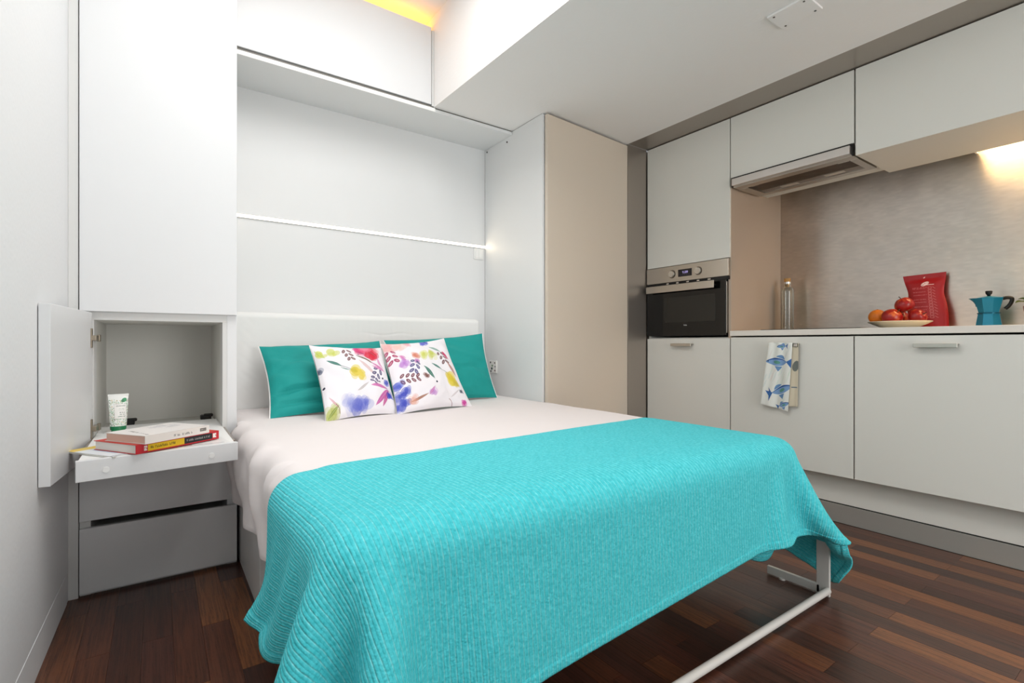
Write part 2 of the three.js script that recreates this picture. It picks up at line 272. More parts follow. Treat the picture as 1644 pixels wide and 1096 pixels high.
{
  const Y0 = 0.5455;
  const a = onY(217.8, 729.4, Y0 + 0.006), b = onY(353, 703, Y0 + 0.006);
  const ang = Math.atan2(-(b.z - a.z), b.x - a.x);
  // magazines under the books
  const magTex = canvasTex(512, 360, (g, w, h) => {
    g.fillStyle = '#e9eef2'; g.fillRect(0, 0, w, h); g.fillStyle = '#e9c84a'; g.fillRect(0, 0, 150, 70); g.fillStyle = '#bcd0e6'; g.fillRect(60, 110, 170, 180); g.fillStyle = '#d2dbe6'; g.fillRect(90, 140, 90, 110);
    g.fillStyle = '#c9483f'; g.fillRect(230, 260, 120, 14); g.fillStyle = '#d89b8c'; g.fillRect(330, 280, 80, 40); g.fillStyle = '#4a5560'; g.fillRect(0, 338, w, 7); scribble(g, 250, 300, 90, 14, '#555');
  });
  const mg = (name, label, origin, angle, L, D, T, tex) => {
    const t = thing(name, label, 'magazine', 'magazines under the books'); t.position.set(...origin); t.rotation.y = angle;
    mesh('pages', B(0, L, 0, T, -D, 0, 0.0006), std('#cfcfc9', 0.5), t);
    const p = new THREE.PlaneGeometry(L, D); p.rotateX(-Math.PI / 2); p.translate(L / 2, T + 0.0003, -D / 2); mesh('cover_print', p, tex, t);
  };
  mg('magazine', 'thin white magazine with blue picture sticking out left under the red book', [-0.104, Y0, -1.800], ang + 0.02, 0.285, 0.215, 0.005, std('#ffffff', 0.35, { map: magTex }));
  const mag2 = canvasTex(512, 360, (g, w, h) => { g.fillStyle = '#eeeeec'; g.fillRect(0, 0, w, h); g.fillStyle = '#5b6b78'; g.fillRect(150, 320, 330, 6); g.fillStyle = '#e6a08f'; g.fillRect(60, 300, 130, 34); g.fillStyle = '#c95c50'; g.fillRect(210, 290, 70, 18); g.fillStyle = '#9a9f9a'; g.fillRect(330, 180, 90, 60); });
  mg('magazine', 'folded white leaflet on the shelf under the red book, towards the bed', [-0.03, Y0, -1.826], 0.13, 0.225, 0.22, 0.0028, std('#ffffff', 0.35, { map: mag2 }));
  const redSpine = canvasTex(1024, 96, (g, w, h) => {
    g.fillStyle = '#c5202c'; g.fillRect(0, 0, w, h); g.fillStyle = '#f2c80f'; g.fillRect(130, 14, 430, 68); g.fillStyle = '#17191d'; g.fillRect(560, 14, 370, 68);
    g.fillStyle = '#f4f0ea'; g.fillRect(88, 22, 34, 50); g.fillRect(940, 22, 46, 50); scribble(g, 160, 34, 280, 26, '#4a3c06'); scribble(g, 590, 36, 310, 22, '#b9b7b2'); scribble(g, 92, 34, 26, 26, '#c5202c'); scribble(g, 945, 34, 36, 24, '#c5202c');
  });
  const redTop = canvasTex(256, 192, (g, w, h) => { g.fillStyle = '#d5473a'; g.fillRect(0, 0, w, h); });
  bookThing('guidebook', 'red paperback with yellow and black spine lying under the white book', 'books on the pulled-out shelf', [a.x, Y0 + 0.0055, a.z], ang, 0.262, 0.19, 0.027, std('#c5202c', 0.4), std('#ffffff', 0.35, { map: redSpine }), std('#e6e2da', 0.8), std('#ffffff', 0.4, { map: redTop }));
  const c = onY(232.8, 713.3, Y0 + 0.0335), d = onY(341, 693, Y0 + 0.0335), an2 = Math.atan2(-(d.z - c.z), d.x - c.x);
  const wSpine = canvasTex(1024, 110, (g, w, h) => { g.fillStyle = '#efe7e0'; g.fillRect(0, 0, w, h); scribble(g, 430, 44, 300, 30, '#6b6460'); g.fillStyle = '#6d6660'; g.fillRect(860, 26, 110, 44); scribble(g, 872, 38, 84, 18, '#d9d0c8'); });
  const wTop = canvasTex(512, 400, (g, w, h) => {
    g.fillStyle = '#efeae6'; g.fillRect(0, 0, w, h);
    for (let i = 0; i < 60; i++) { g.strokeStyle = `rgba(${90 + i},${95 + i},${110 + i},0.35)`; g.lineWidth = 2 + (i % 4); g.beginPath(); const x = 230 + 210 * hash2(i, 1, 3), y = 30 + 150 * hash2(i, 2, 3); g.moveTo(x, y); g.quadraticCurveTo(x + 40, y - 20 + 40 * hash2(i, 3, 3), x + 90 * hash2(i, 4, 3), y + 20); g.stroke(); }
    g.save(); g.translate(36, 360); g.rotate(-1.35); scribble(g, 0, 0, 260, 22, '#5d5550'); g.restore();
  });
  bookThing('paperback', 'white paperback with grey cover drawing lying on top of the red book', 'books on the pulled-out shelf', [c.x, Y0 + 0.0335, c.z], an2, 0.205, 0.17, 0.024, std('#efe9e4', 0.45), std('#ffffff', 0.4, { map: wSpine }), std('#d9b7a6', 0.8), std('#ffffff', 0.4, { map: wTop }));
  // cream tube standing on its cap
  const t = thing('cream_tube', 'white and green patterned cream tube standing on its cap behind the books', 'tube');
  const tubeTex = canvasTex(512, 768, (g, w, h) => {
    g.fillStyle = '#f4f6f2'; g.fillRect(0, 0, w, h);
    for (let i = 0; i < 520; i++) { const x = w * hash2(i, 11, 1), y = 90 + 600 * hash2(i, 12, 1); g.strokeStyle = ['#2f8a55', '#79b48b', '#3c4a3f', '#a8cbb0', '#caa75e'][i % 5]; g.lineWidth = 6; g.beginPath(); g.arc(x, y, 7 + 9 * hash2(i, 13, 1), i, i + 2.6); g.stroke(); }
    g.fillStyle = '#2e9a63'; g.beginPath(); g.ellipse(395, 105, 68, 46, -0.4, 0, 7); g.fill(); g.fillStyle = '#1e7a4a'; g.beginPath(); g.ellipse(360, 120, 40, 30, -0.3, 0, 7); g.fill();
    g.fillStyle = '#f4f2ee'; g.fillRect(150, 190, 300, 330); g.strokeStyle = '#8a8680'; g.lineWidth = 3; g.strokeRect(150, 190, 300, 330);
    scribble(g, 180, 215, 240, 30, '#6f7a70'); scribble(g, 260, 290, 120, 14, '#9aa79c'); scribble(g, 250, 320, 140, 14, '#9aa79c'); scribble(g, 280, 370, 120, 28, '#3a4a40'); scribble(g, 270, 415, 130, 24, '#6a7a70'); scribble(g, 240, 460, 180, 24, '#4a6a58');
    g.fillStyle = '#15794a'; g.fillRect(0, 690, w, 78);
  });
  const N = 24, pts = []; const hT = 0.122, y0 = 0.012;
  const tube = grid(40, N, (u, v) => { const an = u * Math.PI * 2, k = 1 - v, rx = 0.0235 + 0.0065 * k, rz = 0.017 * (1 - k) + 0.0012; return V(Math.sin(an) * -rx, y0 + hT * k, Math.cos(an) * rz); });
  { const uv = tube.attributes.uv; for (let i = 0; i < uv.count; i++) { const u = uv.getX(i); const s = u < 0.25 ? 0.5 - u * 2 : u > 0.75 ? 0.5 + (1 - u) * 2 : 0.5 + (u - 0.5) * 2; uv.setXY(i, Math.max(0, Math.min(1, s)), 1 - uv.getY(i)); } }
  // print runs across the front: u by sideways position
  { const p = tube.attributes.position, uv = tube.attributes.uv; for (let i = 0; i < p.count; i++) uv.setX(i, 0.5 + p.getX(i) / 0.06); }
  mesh('tube_body', tube, std('#ffffff', 0.35, { map: tubeTex }), t);
  mesh('cap', merge(cyl(0.021, 0.0195, 0.012, 28, [0, 0.006, 0])), std('#1d8a57', 0.35), t);
  mesh('crimp', B(-0.0305, 0.0305, y0 + hT - 0.001, y0 + hT + 0.006, -0.0012, 0.0012, 0.0005), std('#f4f6f2', 0.4), t);
  const q = onY(190, 694, 0.546); t.position.set(q.x, 0.546, q.z); t.rotation.y = 0.15;
}

// ------------------------------------------------------------------ closet right of the bed
{
  const t = thing('closet', 'floor to ceiling closet with beige door standing slightly ajar beside the kitchen', 'closet');
  const s = mesh('side_panel', B(1.7255, 1.743, 0, 2.134, ZB + 0.001, -2.150, 0.001), M.niche, t); s.userData.label = 'white side panel facing the bed';
  mesh('carcass', merge(B(1.743, 2.432, 2.10, 2.118, ZB + 0.02, -2.215, 0), B(1.743, 2.432, 0.0, 0.05, ZB + 0.02, -2.215, 0), B(2.414, 2.432, 0.05, 2.10, ZB + 0.02, -2.215, 0), B(1.743, 2.432, 0.05, 2.10, ZB + 0.004, ZB + 0.02, 0)), M.interior, t);
  const g = B(-0.702, 0, 0.008, 2.127, -0.021, 0, 0.0015);
  const d = mesh('door', g, M.beige, t); d.position.set(2.4385, 0, -2.1745); d.rotation.y = Math.atan2(0.053, 0.70);
  d.userData.label = 'beige laminate door';
}

// ------------------------------------------------------------------ niche fittings
{
  const t = thing('led_strip', 'thin warm white light strip across the niche wall above the bed', 'light');
  mesh('diffuser', B(0.262, 1.722, 1.4825, 1.4965, ZB + 0.0002, ZB + 0.006, 0), std('#fff3e2', 0.5, { emissive: new THREE.Color(1, 0.86, 0.66), emissiveIntensity: 4.0 }), t);
  mesh('profile', merge(B(0.262, 1.722, 1.480, 1.4823, ZB, ZB + 0.007, 0), B(0.262, 1.722, 1.4967, 1.499, ZB, ZB + 0.007, 0)), M.lacquerEdge, t);
  const l = new THREE.RectAreaLight(new THREE.Color(1, 0.82, 0.58), 8, 1.41, 0.012); l.position.set(0.99, 1.49, ZB + 0.009); l.lookAt(0.99, 1.49, 3); t.add(l);
  const s = thing('light_switch', 'white double light switch on the niche wall', 'switch');
  mesh('plate', B(1.640, 1.708, 1.407, 1.475, ZB, ZB + 0.007, 0.002, 2), M.plastic, s);
  mesh('rocker', B(1.648, 1.6725, 1.415, 1.467, ZB + 0.006, ZB + 0.0105, 0.001), M.plastic, s);
  mesh('rocker', B(1.6745, 1.700, 1.415, 1.467, ZB + 0.006, ZB + 0.0105, 0.001), M.plastic, s);
  const k = thing('wall_socket', 'small socket plate with dark speckles on the closet side beside the teal pillow', 'socket');
  mesh('plate', B(1.716, 1.7253, 0.684, 0.762, -2.674, -2.594, 0.002, 2), std('#ffffff', 0.35, { map: canvasTex(128, 128, (g, w, h) => { g.fillStyle = '#eeeeea'; g.fillRect(0, 0, w, h); }) }), k);
  for (const [y, z, c, r] of [[0.75, -2.66, '#5c5a58', 0.006], [0.748, -2.612, '#4a4644', 0.005], [0.73, -2.64, '#6d8f6a', 0.006], [0.712, -2.645, '#3f5a58', 0.008], [0.70, -2.61, '#7a5a5a', 0.005], [0.695, -2.655, '#4c4a50', 0.006], [0.725, -2.608, '#50545c', 0.004]]) mesh('contact', cyl(r, r, 0.003, 12, [1.7155, y, z], [0, 0, Math.PI / 2]), std(c, 0.5), k);
}

// ------------------------------------------------------------------ bed
const T = 0.553, BX0 = 0.245, BX1 = 1.715, BZ1 = -0.785, BZ0 = -2.642;
{
  const t = thing('folding_bed', 'fold-down wall bed on a pale grey metal leg frame', 'bed');
  mesh('base_panel', B(0.266, 0.284, 0.0, 0.31, -2.66, -1.78, 0.001), M.lacquerEdge, t);
  mesh('base_panel', B(1.69, 1.708, 0.0, 0.31, -2.66, -1.78, 0.001), M.lacquerEdge, t);
  mesh('platform', B(0.275, 1.70, 0.31, 0.352, -2.66, -0.83, 0.004), M.bedMetal, t);
  for (const x of [0.30, 1.880]) {
    const leg = mesh('leg', B(x - 0.006, x + 0.006, 0.0, 0.270, -0.812, -0.770, 0.002), M.bedMetal, t);
    mesh('foot', merge(B(x - 0.006, x + 0.006, 0.004, 0.034, -0.985, -0.80, 0.003, 2), cyl(0.012, 0.012, 0.006, 16, [x, 0.003, -0.93])), M.bedMetal, leg);
  }
  mesh('crossbar', cyl(0.0112, 0.0112, 1.57, 24, [1.09, 0.022, -0.775], [0, 0, Math.PI / 2]), M.bedMetal, t);
  mesh('top_rail', merge(B(0.30, 1.70, 0.282, 0.31, -0.85, -0.825, 0.003), B(1.69, 1.886, 0.246, 0.268, -0.81, -0.785, 0.002), B(1.65, 1.70, 0.246, 0.31, -0.84, -0.785, 0.002)), M.bedMetal, t);
  const m = mesh('mattress', B(0.285, 1.675, 0.355, 0.527, -2.62, -0.84, 0.03, 3), std('#eceae6', 0.9)); tag(m, 'thick white mattress under the bed sheet', 'mattress');
}
// headboard cushion
{
  const crease = dataTex(512, 256, (u, v) => {
    let h = vnoise(u * 60, v * 30, 90, 60, 30) * 0.06 + vnoise(u * 9, v * 5, 91) * 0.5;
    const line = (x0, x1, y, a, wd, am) => { if (u > x0 && u < x1) { const yy = y + a * Math.sin((u - x0) * 40); h -= am * Math.exp(-Math.pow((v - yy) / wd, 2)) * Math.sin(Math.PI * (u - x0) / (x1 - x0)); } };
    line(0.42, 0.72, 0.80, 0.012, 0.012, 0.35); for (let k = 0; k < 9; k++) { const x = 0.4 + k * 0.045; h += 0.12 * Math.exp(-Math.pow((u - x) / 0.008, 2)) * (v > 0.75 ? 1 : 0.2); }
    for (let k = 0; k < 6; k++) h += 0.1 * Math.exp(-Math.pow((u - 0.05 - 0.02 * Math.sin(v * 8 + k)) / 0.012, 2)) * Math.sin(v * 60 + k * 2); return h;
  });
  const g = new RoundedBoxGeometry(1.37, 0.50, 0.095, 4, 0.03); g.translate(0.265 + 0.685, 0.77, ZB + 0.05);
  const p = g.attributes.position, uv = new Float32Array(p.count * 2); for (let i = 0; i < p.count; i++) { uv[2 * i] = (p.getX(i) - 0.265) / 1.37; uv[2 * i + 1] = (p.getY(i) - 0.52) / 0.5; } g.setAttribute('uv', new THREE.BufferAttribute(uv, 2));
  tag(mesh('headboard', g, std('#efefed', 0.7, { bumpMap: crease, bumpScale: 0.004 })), 'long white upholstered headboard cushion against the niche wall', 'headboard');
}
// white sheet over the mattress: closed rounded slab, its left side bulging and creased
{
  const nA = 150, nB = 160, r = 0.055, y0 = 0.285;
  const w = BX1 - BX0, drop = T - y0 - r, arc = r * Math.PI / 2, tot = 2 * drop + 2 * arc + (w - 2 * r);
  const prof = s => {               // arc length -> x, y, sideways normal
    let d = s * tot;
    if (d < drop) return [BX0, y0 + d, -1, 0, d / drop];
    d -= drop; if (d < arc) { const a = d / r; return [BX0 + r - r * Math.cos(a), T - r + r * Math.sin(a), -Math.cos(a), Math.sin(a), 1]; }
    d -= arc; if (d < w - 2 * r) return [BX0 + r + d, T, 0, 1, 1];
    d -= w - 2 * r; if (d < arc) { const a = d / r; return [BX1 - r + r * Math.sin(a), T - r + r * Math.cos(a), Math.sin(a), Math.cos(a), 1]; }
    d -= arc; return [BX1, T - r - d, 1, 0, 1 - d / drop];
  };
  const pts = [];
  for (let j = 0; j <= nB; j++) for (let i = 0; i <= nA; i++) {
    const u = i / nA, v = j / nB; let [x, y, nx, ny, k] = prof(u); let z = BZ0 + (BZ1 - 0.02 - BZ0) * v;
    // foot end rounds off
    const fd = Math.max(0, BZ1 - 0.02 - z), rr = 0.075;
    if (fd < rr) { const ins = rr - Math.sqrt(Math.max(0, rr * rr - (rr - fd) ** 2)); x += ins * (x < (BX0 + BX1) / 2 ? 1 : -1) * Math.min(1, Math.abs(nx) + (Math.abs(x - (BX0 + BX1) / 2) > w / 2 - r ? 0.5 : 0)); y -= ins * (ny > 0 ? ny : 0); }
    if (z > BZ1 - 0.25) { x += 0.008 * (nx < 0 ? 1 : nx > 0 ? -1 : 0); y -= 0.006 * Math.max(0, ny); }
    let d = 0;
    if (nx < -0.01) { const side = -nx; const fold = 0.5 + 0.5 * Math.sin(z * 24 + y * 16 + 5 * fbm(z * 2.5, y * 2.5, 32)); d += side * (0.014 * Math.sin(Math.min(1, (1 - k) * 1.1 + 0.25) * Math.PI) + 0.034 * (Math.pow(fold, 2.2) - 0.3) * (0.25 + 0.9 * fbm(z * 4, y * 2, 33)) + 0.008 * (fbm(z * 7 + y * 9, y * 5 - z * 2, 31) - 0.5) * 2); if (z < -2.25) d = Math.min(d, 0.004); if (z > -1.4) d = Math.min(d, 0.003 + 0.011 * Math.max(0, -nx - 0.9) * 10); }
    if (ny > 0.3) d += ny * (0.0035 * (fbm(x * 3, z * 3, 34) - 0.5) * 2 + 0.0022 * (fbm(x * 9 + z * 4, z * 7, 35) - 0.5) * 2);
    pts.push(V(Math.max(x + nx * d, z < -2.2 ? 0.2575 : 0), y + ny * d, z));
  }
  const g = shell(nA, nB, pts, 0.006);
  tag(mesh('bed_sheet', g, std('#eee7e6', 0.72, { sheen: 0.3, sheenRoughness: 0.6, bumpMap: dataTex(256, 256, (u, v) => vnoise(u * 90, v * 90, 36, 90, 90) * 0.4 + fbm(u * 6, v * 6, 37) * 0.6), bumpScale: 0.0008 })), 'white sheet covering the bed, creased where it hangs at the left side', 'sheet');
}
// turquoise throw: a cloth let fall over the foot of the bed
{
  const Wd = 2.19, Ln = 0.828, nx = 110, ny = 42, hx = Wd / nx, hy = Ln / ny, n = (nx + 1) * (ny + 1);
  const phi = 0.062, ox = BX0 - 0.325, oz = -1.245;
  const P = new Float64Array(n * 3), Q = new Float64Array(n * 3), im = new Float64Array(n);
  const id = (i, j) => j * (nx + 1) + i;
  for (let j = 0; j <= ny; j++) for (let i = 0; i <= nx; i++) {
    const a = i * hx, b = j * hy, k = id(i, j);
    P[3 * k] = ox + a * Math.cos(phi) + b * Math.sin(phi); P[3 * k + 2] = oz - a * Math.sin(phi) + b * Math.cos(phi);
    const x = P[3 * k], z = P[3 * k + 2];
    P[3 * k + 1] = T + 0.012 + 0.004 * (fbm(x * 5, z * 5, 41) - 0.5);
    im[k] = (x > BX0 + 0.09 && x < BX1 - 0.09 && z < BZ1 - 0.09) ? 0 : 1;
    Q[3 * k] = P[3 * k]; Q[3 * k + 1] = P[3 * k + 1]; Q[3 * k + 2] = P[3 * k + 2];
  }
  const ca = [], cb = [], cl = [], cs = [];
  const add = (a, b, s) => { if (!im[a] && !im[b]) return; const dx = P[3 * a] - P[3 * b], dz = P[3 * a + 2] - P[3 * b + 2]; ca.push(a); cb.push(b); cl.push(Math.sqrt(dx * dx + dz * dz)); cs.push(s); };
  for (let j = 0; j <= ny; j++) for (let i = 0; i <= nx; i++) {
    if (i < nx) add(id(i, j), id(i + 1, j), 0.9); if (j < ny) add(id(i, j), id(i, j + 1), 0.9);
    if (i < nx && j < ny) { add(id(i, j), id(i + 1, j + 1), 0.35); add(id(i + 1, j), id(i, j + 1), 0.35); }
    if (i + 3 < nx + 1) add(id(i, j), id(i + 3, j), 0.05); if (j + 3 < ny + 1) add(id(i, j), id(i, j + 3), 0.05);
  }
  const CA = Int32Array.from(ca), CB = Int32Array.from(cb), CL = Float64Array.from(cl), CS = Float64Array.from(cs), NC = CA.length;
  const th = 0.006, R = 0.06;
  const cx = (BX0 + BX1) / 2, hw = (BX1 - BX0) / 2, zA = -3.2, zB = BZ1 - 0.005, cz = (zA + zB) / 2, hz = (zB - zA) / 2, yA = 0.12, cy = (yA + T) / 2, hh = (T - yA) / 2;
  const caps = [[V(1.60, 0.295, -0.80), V(1.884, 0.295, -0.795), 0.022], [V(1.884, 0.306, -0.795), V(1.884, 0.0, -0.795), 0.022]];
  function collide(k) {
    let x = P[3 * k], y = P[3 * k + 1], z = P[3 * k + 2], hit = false;
    const bulge = 0.05;                                      // the sheet bulges on the left
    const qx = Math.abs(x - cx) - (hw - R) - (x < cx ? bulge * 0.6 : 0), qy = Math.abs(y - cy) - (hh - R), qz = Math.abs(z - cz) - (hz - R);
    const ax = Math.max(qx, 0), ay = Math.max(qy, 0), az = Math.max(qz, 0), len = Math.hypot(ax, ay, az), sd = len + Math.min(Math.max(qx, qy, qz), 0) - R;
    if (sd < th) {
      const push = th - sd; hit = true;
      if (len > 1e-9) { x += Math.sign(x - cx) * ax / len * push; y += Math.sign(y - cy) * ay / len * push; z += Math.sign(z - cz) * az / len * push; }
      else if (qy > qx && qy > qz) y += push * Math.sign(y - cy); else if (qx > qz) x += push * Math.sign(x - cx); else z += push * Math.sign(z - cz);
    }
    for (const [a, b, r] of caps) {
      const bx = b.x - a.x, by = b.y - a.y, bz = b.z - a.z, t = Math.max(0, Math.min(1, ((x - a.x) * bx + (y - a.y) * by + (z - a.z) * bz) / (bx * bx + by * by + bz * bz)));
      const dx = x - a.x - bx * t, dy = y - a.y - by * t, dz = z - a.z - bz * t, d = Math.hypot(dx, dy, dz), m = r + th;
      if (d < m && d > 1e-9) { const s = m / d; x = a.x + bx * t + dx * s; y = a.y + by * t + dy * s; z = a.z + bz * t + dz * s; hit = true; }
    }
    if (y < 0.008) { y = 0.008; hit = true; }
    P[3 * k] = x; P[3 * k + 1] = y; P[3 * k + 2] = z; return hit;
  }
  const steps = 320, hemAt = x => Math.round((x - ox) / hx / Math.cos(phi));
  const pull = [[id(0, 0), V(0.138, 0.252, -1.285)], [id(0, 5), V(0.178, 0.262, -1.20)], [id(0, 12), V(0.205, 0.255, -1.06)],
    [id(nx, ny), V(1.908, 0.066, -0.765)], [id(nx - 7, ny), V(1.925, 0.190, -0.709)], [id(nx - 13, ny), V(1.82, 0.262, -0.718)], [id(nx, ny - 6), V(1.905, 0.082, -0.870)], [id(nx, ny - 11), V(1.915, 0.14, -0.965)], [id(83, ny), V(1.60, 0.305, -0.745)], [id(15, 30), V(0.240, 0.45, -0.703)], [id(14, 36), V(0.232, 0.34, -0.675)], [id(20, 31), V(0.345, 0.42, -0.784)], [id(21, 37), V(0.36, 0.30, -0.782)], [id(27, 36), V(0.48, 0.315, -0.755)], [id(90, ny), V(1.722, 0.302, -0.735)]];
  for (let s = 0; s < steps; s++) {
    const damp = s < 220 ? 0.975 : 0.9;
    for (let k = 0; k < n; k++) if (im[k]) {
      for (let c = 0; c < 3; c++) { const q = P[3 * k + c], v = (q - Q[3 * k + c]) * damp; Q[3 * k + c] = q; P[3 * k + c] = q + v; }
      P[3 * k + 1] -= 0.0007;
    }
    if (s > 60) for (const [k, t] of pull) { const f = 0.3; P[3 * k] += (t.x - P[3 * k]) * f; P[3 * k + 1] += (t.y - P[3 * k + 1]) * f; P[3 * k + 2] += (t.z - P[3 * k + 2]) * f; }
    for (let it = 0; it < 14; it++) {
      for (let e = 0; e < NC; e++) {
        const q = it & 1 ? NC - 1 - e : e, a = CA[q], b = CB[q], wa = im[a], wb = im[b];
        const dx = P[3 * b] - P[3 * a], dy = P[3 * b + 1] - P[3 * a + 1], dz = P[3 * b + 2] - P[3 * a + 2], d = Math.sqrt(dx * dx + dy * dy + dz * dz) + 1e-9, f = (d - CL[q]) / d * CS[q] / (wa + wb);
        P[3 * a] += dx * f * wa; P[3 * a + 1] += dy * f * wa; P[3 * a + 2] += dz * f * wa; P[3 * b] -= dx * f * wb; P[3 * b + 1] -= dy * f * wb; P[3 * b + 2] -= dz * f * wb;
      }
      if (it % 3 === 0) for (let k = 0; k < n; k++) if (im[k]) collide(k);
    }
    for (let k = 0; k < n; k++) if (im[k] && collide(k)) for (let c = 0; c < 3; c++) Q[3 * k + c] += (P[3 * k + c] - Q[3 * k + c]) * 0.55;   // friction
  }
  // smooth up-sampling
  const sub = 3, NX = nx * sub, NY = ny * sub, pts = [];
  const at = (i, j, c) => P[3 * id(Math.max(0, Math.min(nx, i)), Math.max(0, Math.min(ny, j))) + c];
  const bs = t => [(1 - t) ** 3 / 6, (3 * t ** 3 - 6 * t * t + 4) / 6, (-3 * t ** 3 + 3 * t * t + 3 * t + 1) / 6, t ** 3 / 6];
  for (let J = 0; J <= NY; J++) for (let I = 0; I <= NX; I++) {
    const fi = Math.min(I / sub, nx - 1e-6), fj = Math.min(J / sub, ny - 1e-6), i = Math.floor(fi), j = Math.floor(fj), wx = bs(fi - i), wy = bs(fj - j), q = [0, 0, 0];
    for (let b = 0; b < 4; b++) for (let a = 0; a < 4; a++) for (let c = 0; c < 3; c++) q[c] += wx[a] * wy[b] * at(i + a - 1, j + b - 1, c);
    pts.push(V(...q));
  }
  const g = shell(NX, NY, pts, 0.005, (i, j) => [i / NX * Wd, j / NY * Ln]);
  // ribs run along the bed, 12 mm apart, with paler raised seams and a puckered ground between
  const pitch = 0.012, rep = 0.192;
  const rib = (u, v) => { const f = (u * rep / pitch + 0.10 * (vnoise(u * 16, v * 14, 44, 16, 14) - 0.5)) % 1, d = Math.min(f, 1 - f); return d; };
  const bump = dataTex(512, 512, (u, v) => { const d = rib(u, v), seam = Math.exp(-Math.pow(d / 0.09, 2)); return 0.35 + 0.3 * Math.sin(Math.PI * Math.min(1, d * 2)) + 0.35 * (vnoise(u * 48, v * 60, 45, 48, 60) - 0.5) - 0.22 * seam * 1.0 + 0.12 * (vnoise(u * 120, v * 120, 46, 120, 120) - 0.5); }, false, [1 / rep, 1 / rep]);
  const col = dataTex(512, 512, (u, v) => { const d = rib(u, v), seam = Math.exp(-Math.pow(d / 0.10, 2)) * (0.35 + 0.65 * vnoise(u * 64, v * 40, 47, 64, 40)), m = vnoise(u * 40, v * 40, 48, 40, 40) * 0.10 + vnoise(u * 160, v * 160, 49, 160, 160) * 0.07; return [0.19 + m + seam * 0.28, 0.745 + m * 0.7 + seam * 0.11, 0.785 + m * 0.7 + seam * 0.09]; }, true, [1 / rep, 1 / rep]);
  const clothMat = std('#ffffff', 0.85, { map: col, bumpMap: bump, bumpScale: 0.003 });
  const throwMesh = tag(mesh('throw_blanket', g, clothMat), 'ribbed turquoise throw draped over the foot of the bed', 'blanket');
  // turned-over hems along foot and sides
  const nrm = grid(NX, NY, (u, v) => pts[Math.round(v * NY) * (NX + 1) + Math.round(u * NX)]).attributes.normal;
  const hem = (i0, i1, j0, j1) => { const w = i1 - i0, h = j1 - j0, q = []; for (let j = j0; j <= j1; j++) for (let i = i0; i <= i1; i++) { const k = j * (NX + 1) + i; q.push(pts[k].clone().add(V(nrm.getX(k), nrm.getY(k), nrm.getZ(k)).multiplyScalar(0.0010))); } mesh('hem', shell(w, h, q, 0.007, (i, j) => [(i0 + i) / NX * Wd, (j0 + j) / NY * Ln]), clothMat, throwMesh); };
  hem(0, NX, NY - 4, NY); hem(0, 4, 0, NY - 4); hem(NX - 4, NX, 0, NY - 4);
}
// pillows: front and back faces between four corners
function pillow(name, label, group, TL, TR, BL, BR, thick, frontMat, backMat, s, folds = []) {
  const t = thing(name, label, 'pillow', group);
  const n = 44, ex = TR.clone().sub(TL).add(BR).sub(BL).multiplyScalar(0.5), ey = TL.clone().sub(BL).add(TR).sub(BR).multiplyScalar(0.5), nrm = ex.clone().cross(ey).normalize();
  const c = TL.clone().add(TR).add(BL).add(BR).multiplyScalar(0.25);
  const side = sg => grid(n, n, (u, v) => {
    let a = u * 2 - 1, b = v * 2 - 1;
    const ks = sg > 0 ? 1 : 1.018, a2 = a * ks * (1 - 0.06 * (1 - b * b)), b2 = b * (1 - 0.07 * (1 - a * a));
    const U = (a2 + 1) / 2, W = (b2 + 1) / 2;
    const q = BL.clone().multiplyScalar((1 - U) * (1 - W)).addScaledVector(BR, U * (1 - W)).addScaledVector(TL, (1 - U) * W).addScaledVector(TR, U * W);
    let h = thick * Math.pow(Math.max(0, 1 - a * a), 0.55) * Math.pow(Math.max(0, 1 - b * b), 0.55);
    const edge = Math.min(1, (1 - Math.max(Math.abs(a), Math.abs(b))) * 5);
    h += edge * (0.010 * (fbm(u * 4 + s, v * 4 + s * 2, 100 + s) - 0.5) * 2 + 0.006 * Math.sin((a * 3 + b * 5) * 2 + 5 * fbm(u * 3, v * 3, 101 + s)) * (0.3 + fbm(u * 5, v * 5, 102 + s)));
    for (const [f0, slope, dep, wd] of folds) h -= edge * dep * Math.exp(-Math.pow((v - f0 - slope * u) / wd, 2));
    q.addScaledVector(nrm, sg > 0 ? h : -h * 0.6 - 0.0008);
    if (q.y < T + 0.004) q.y = T + 0.004 + (q.y - T) * 0.02;
    return q;
  });
  mesh('front', side(1), frontMat, t); const b = mesh('back', side(-1), backMat, t); b.userData.label = 'white reverse side';
  return t;
}
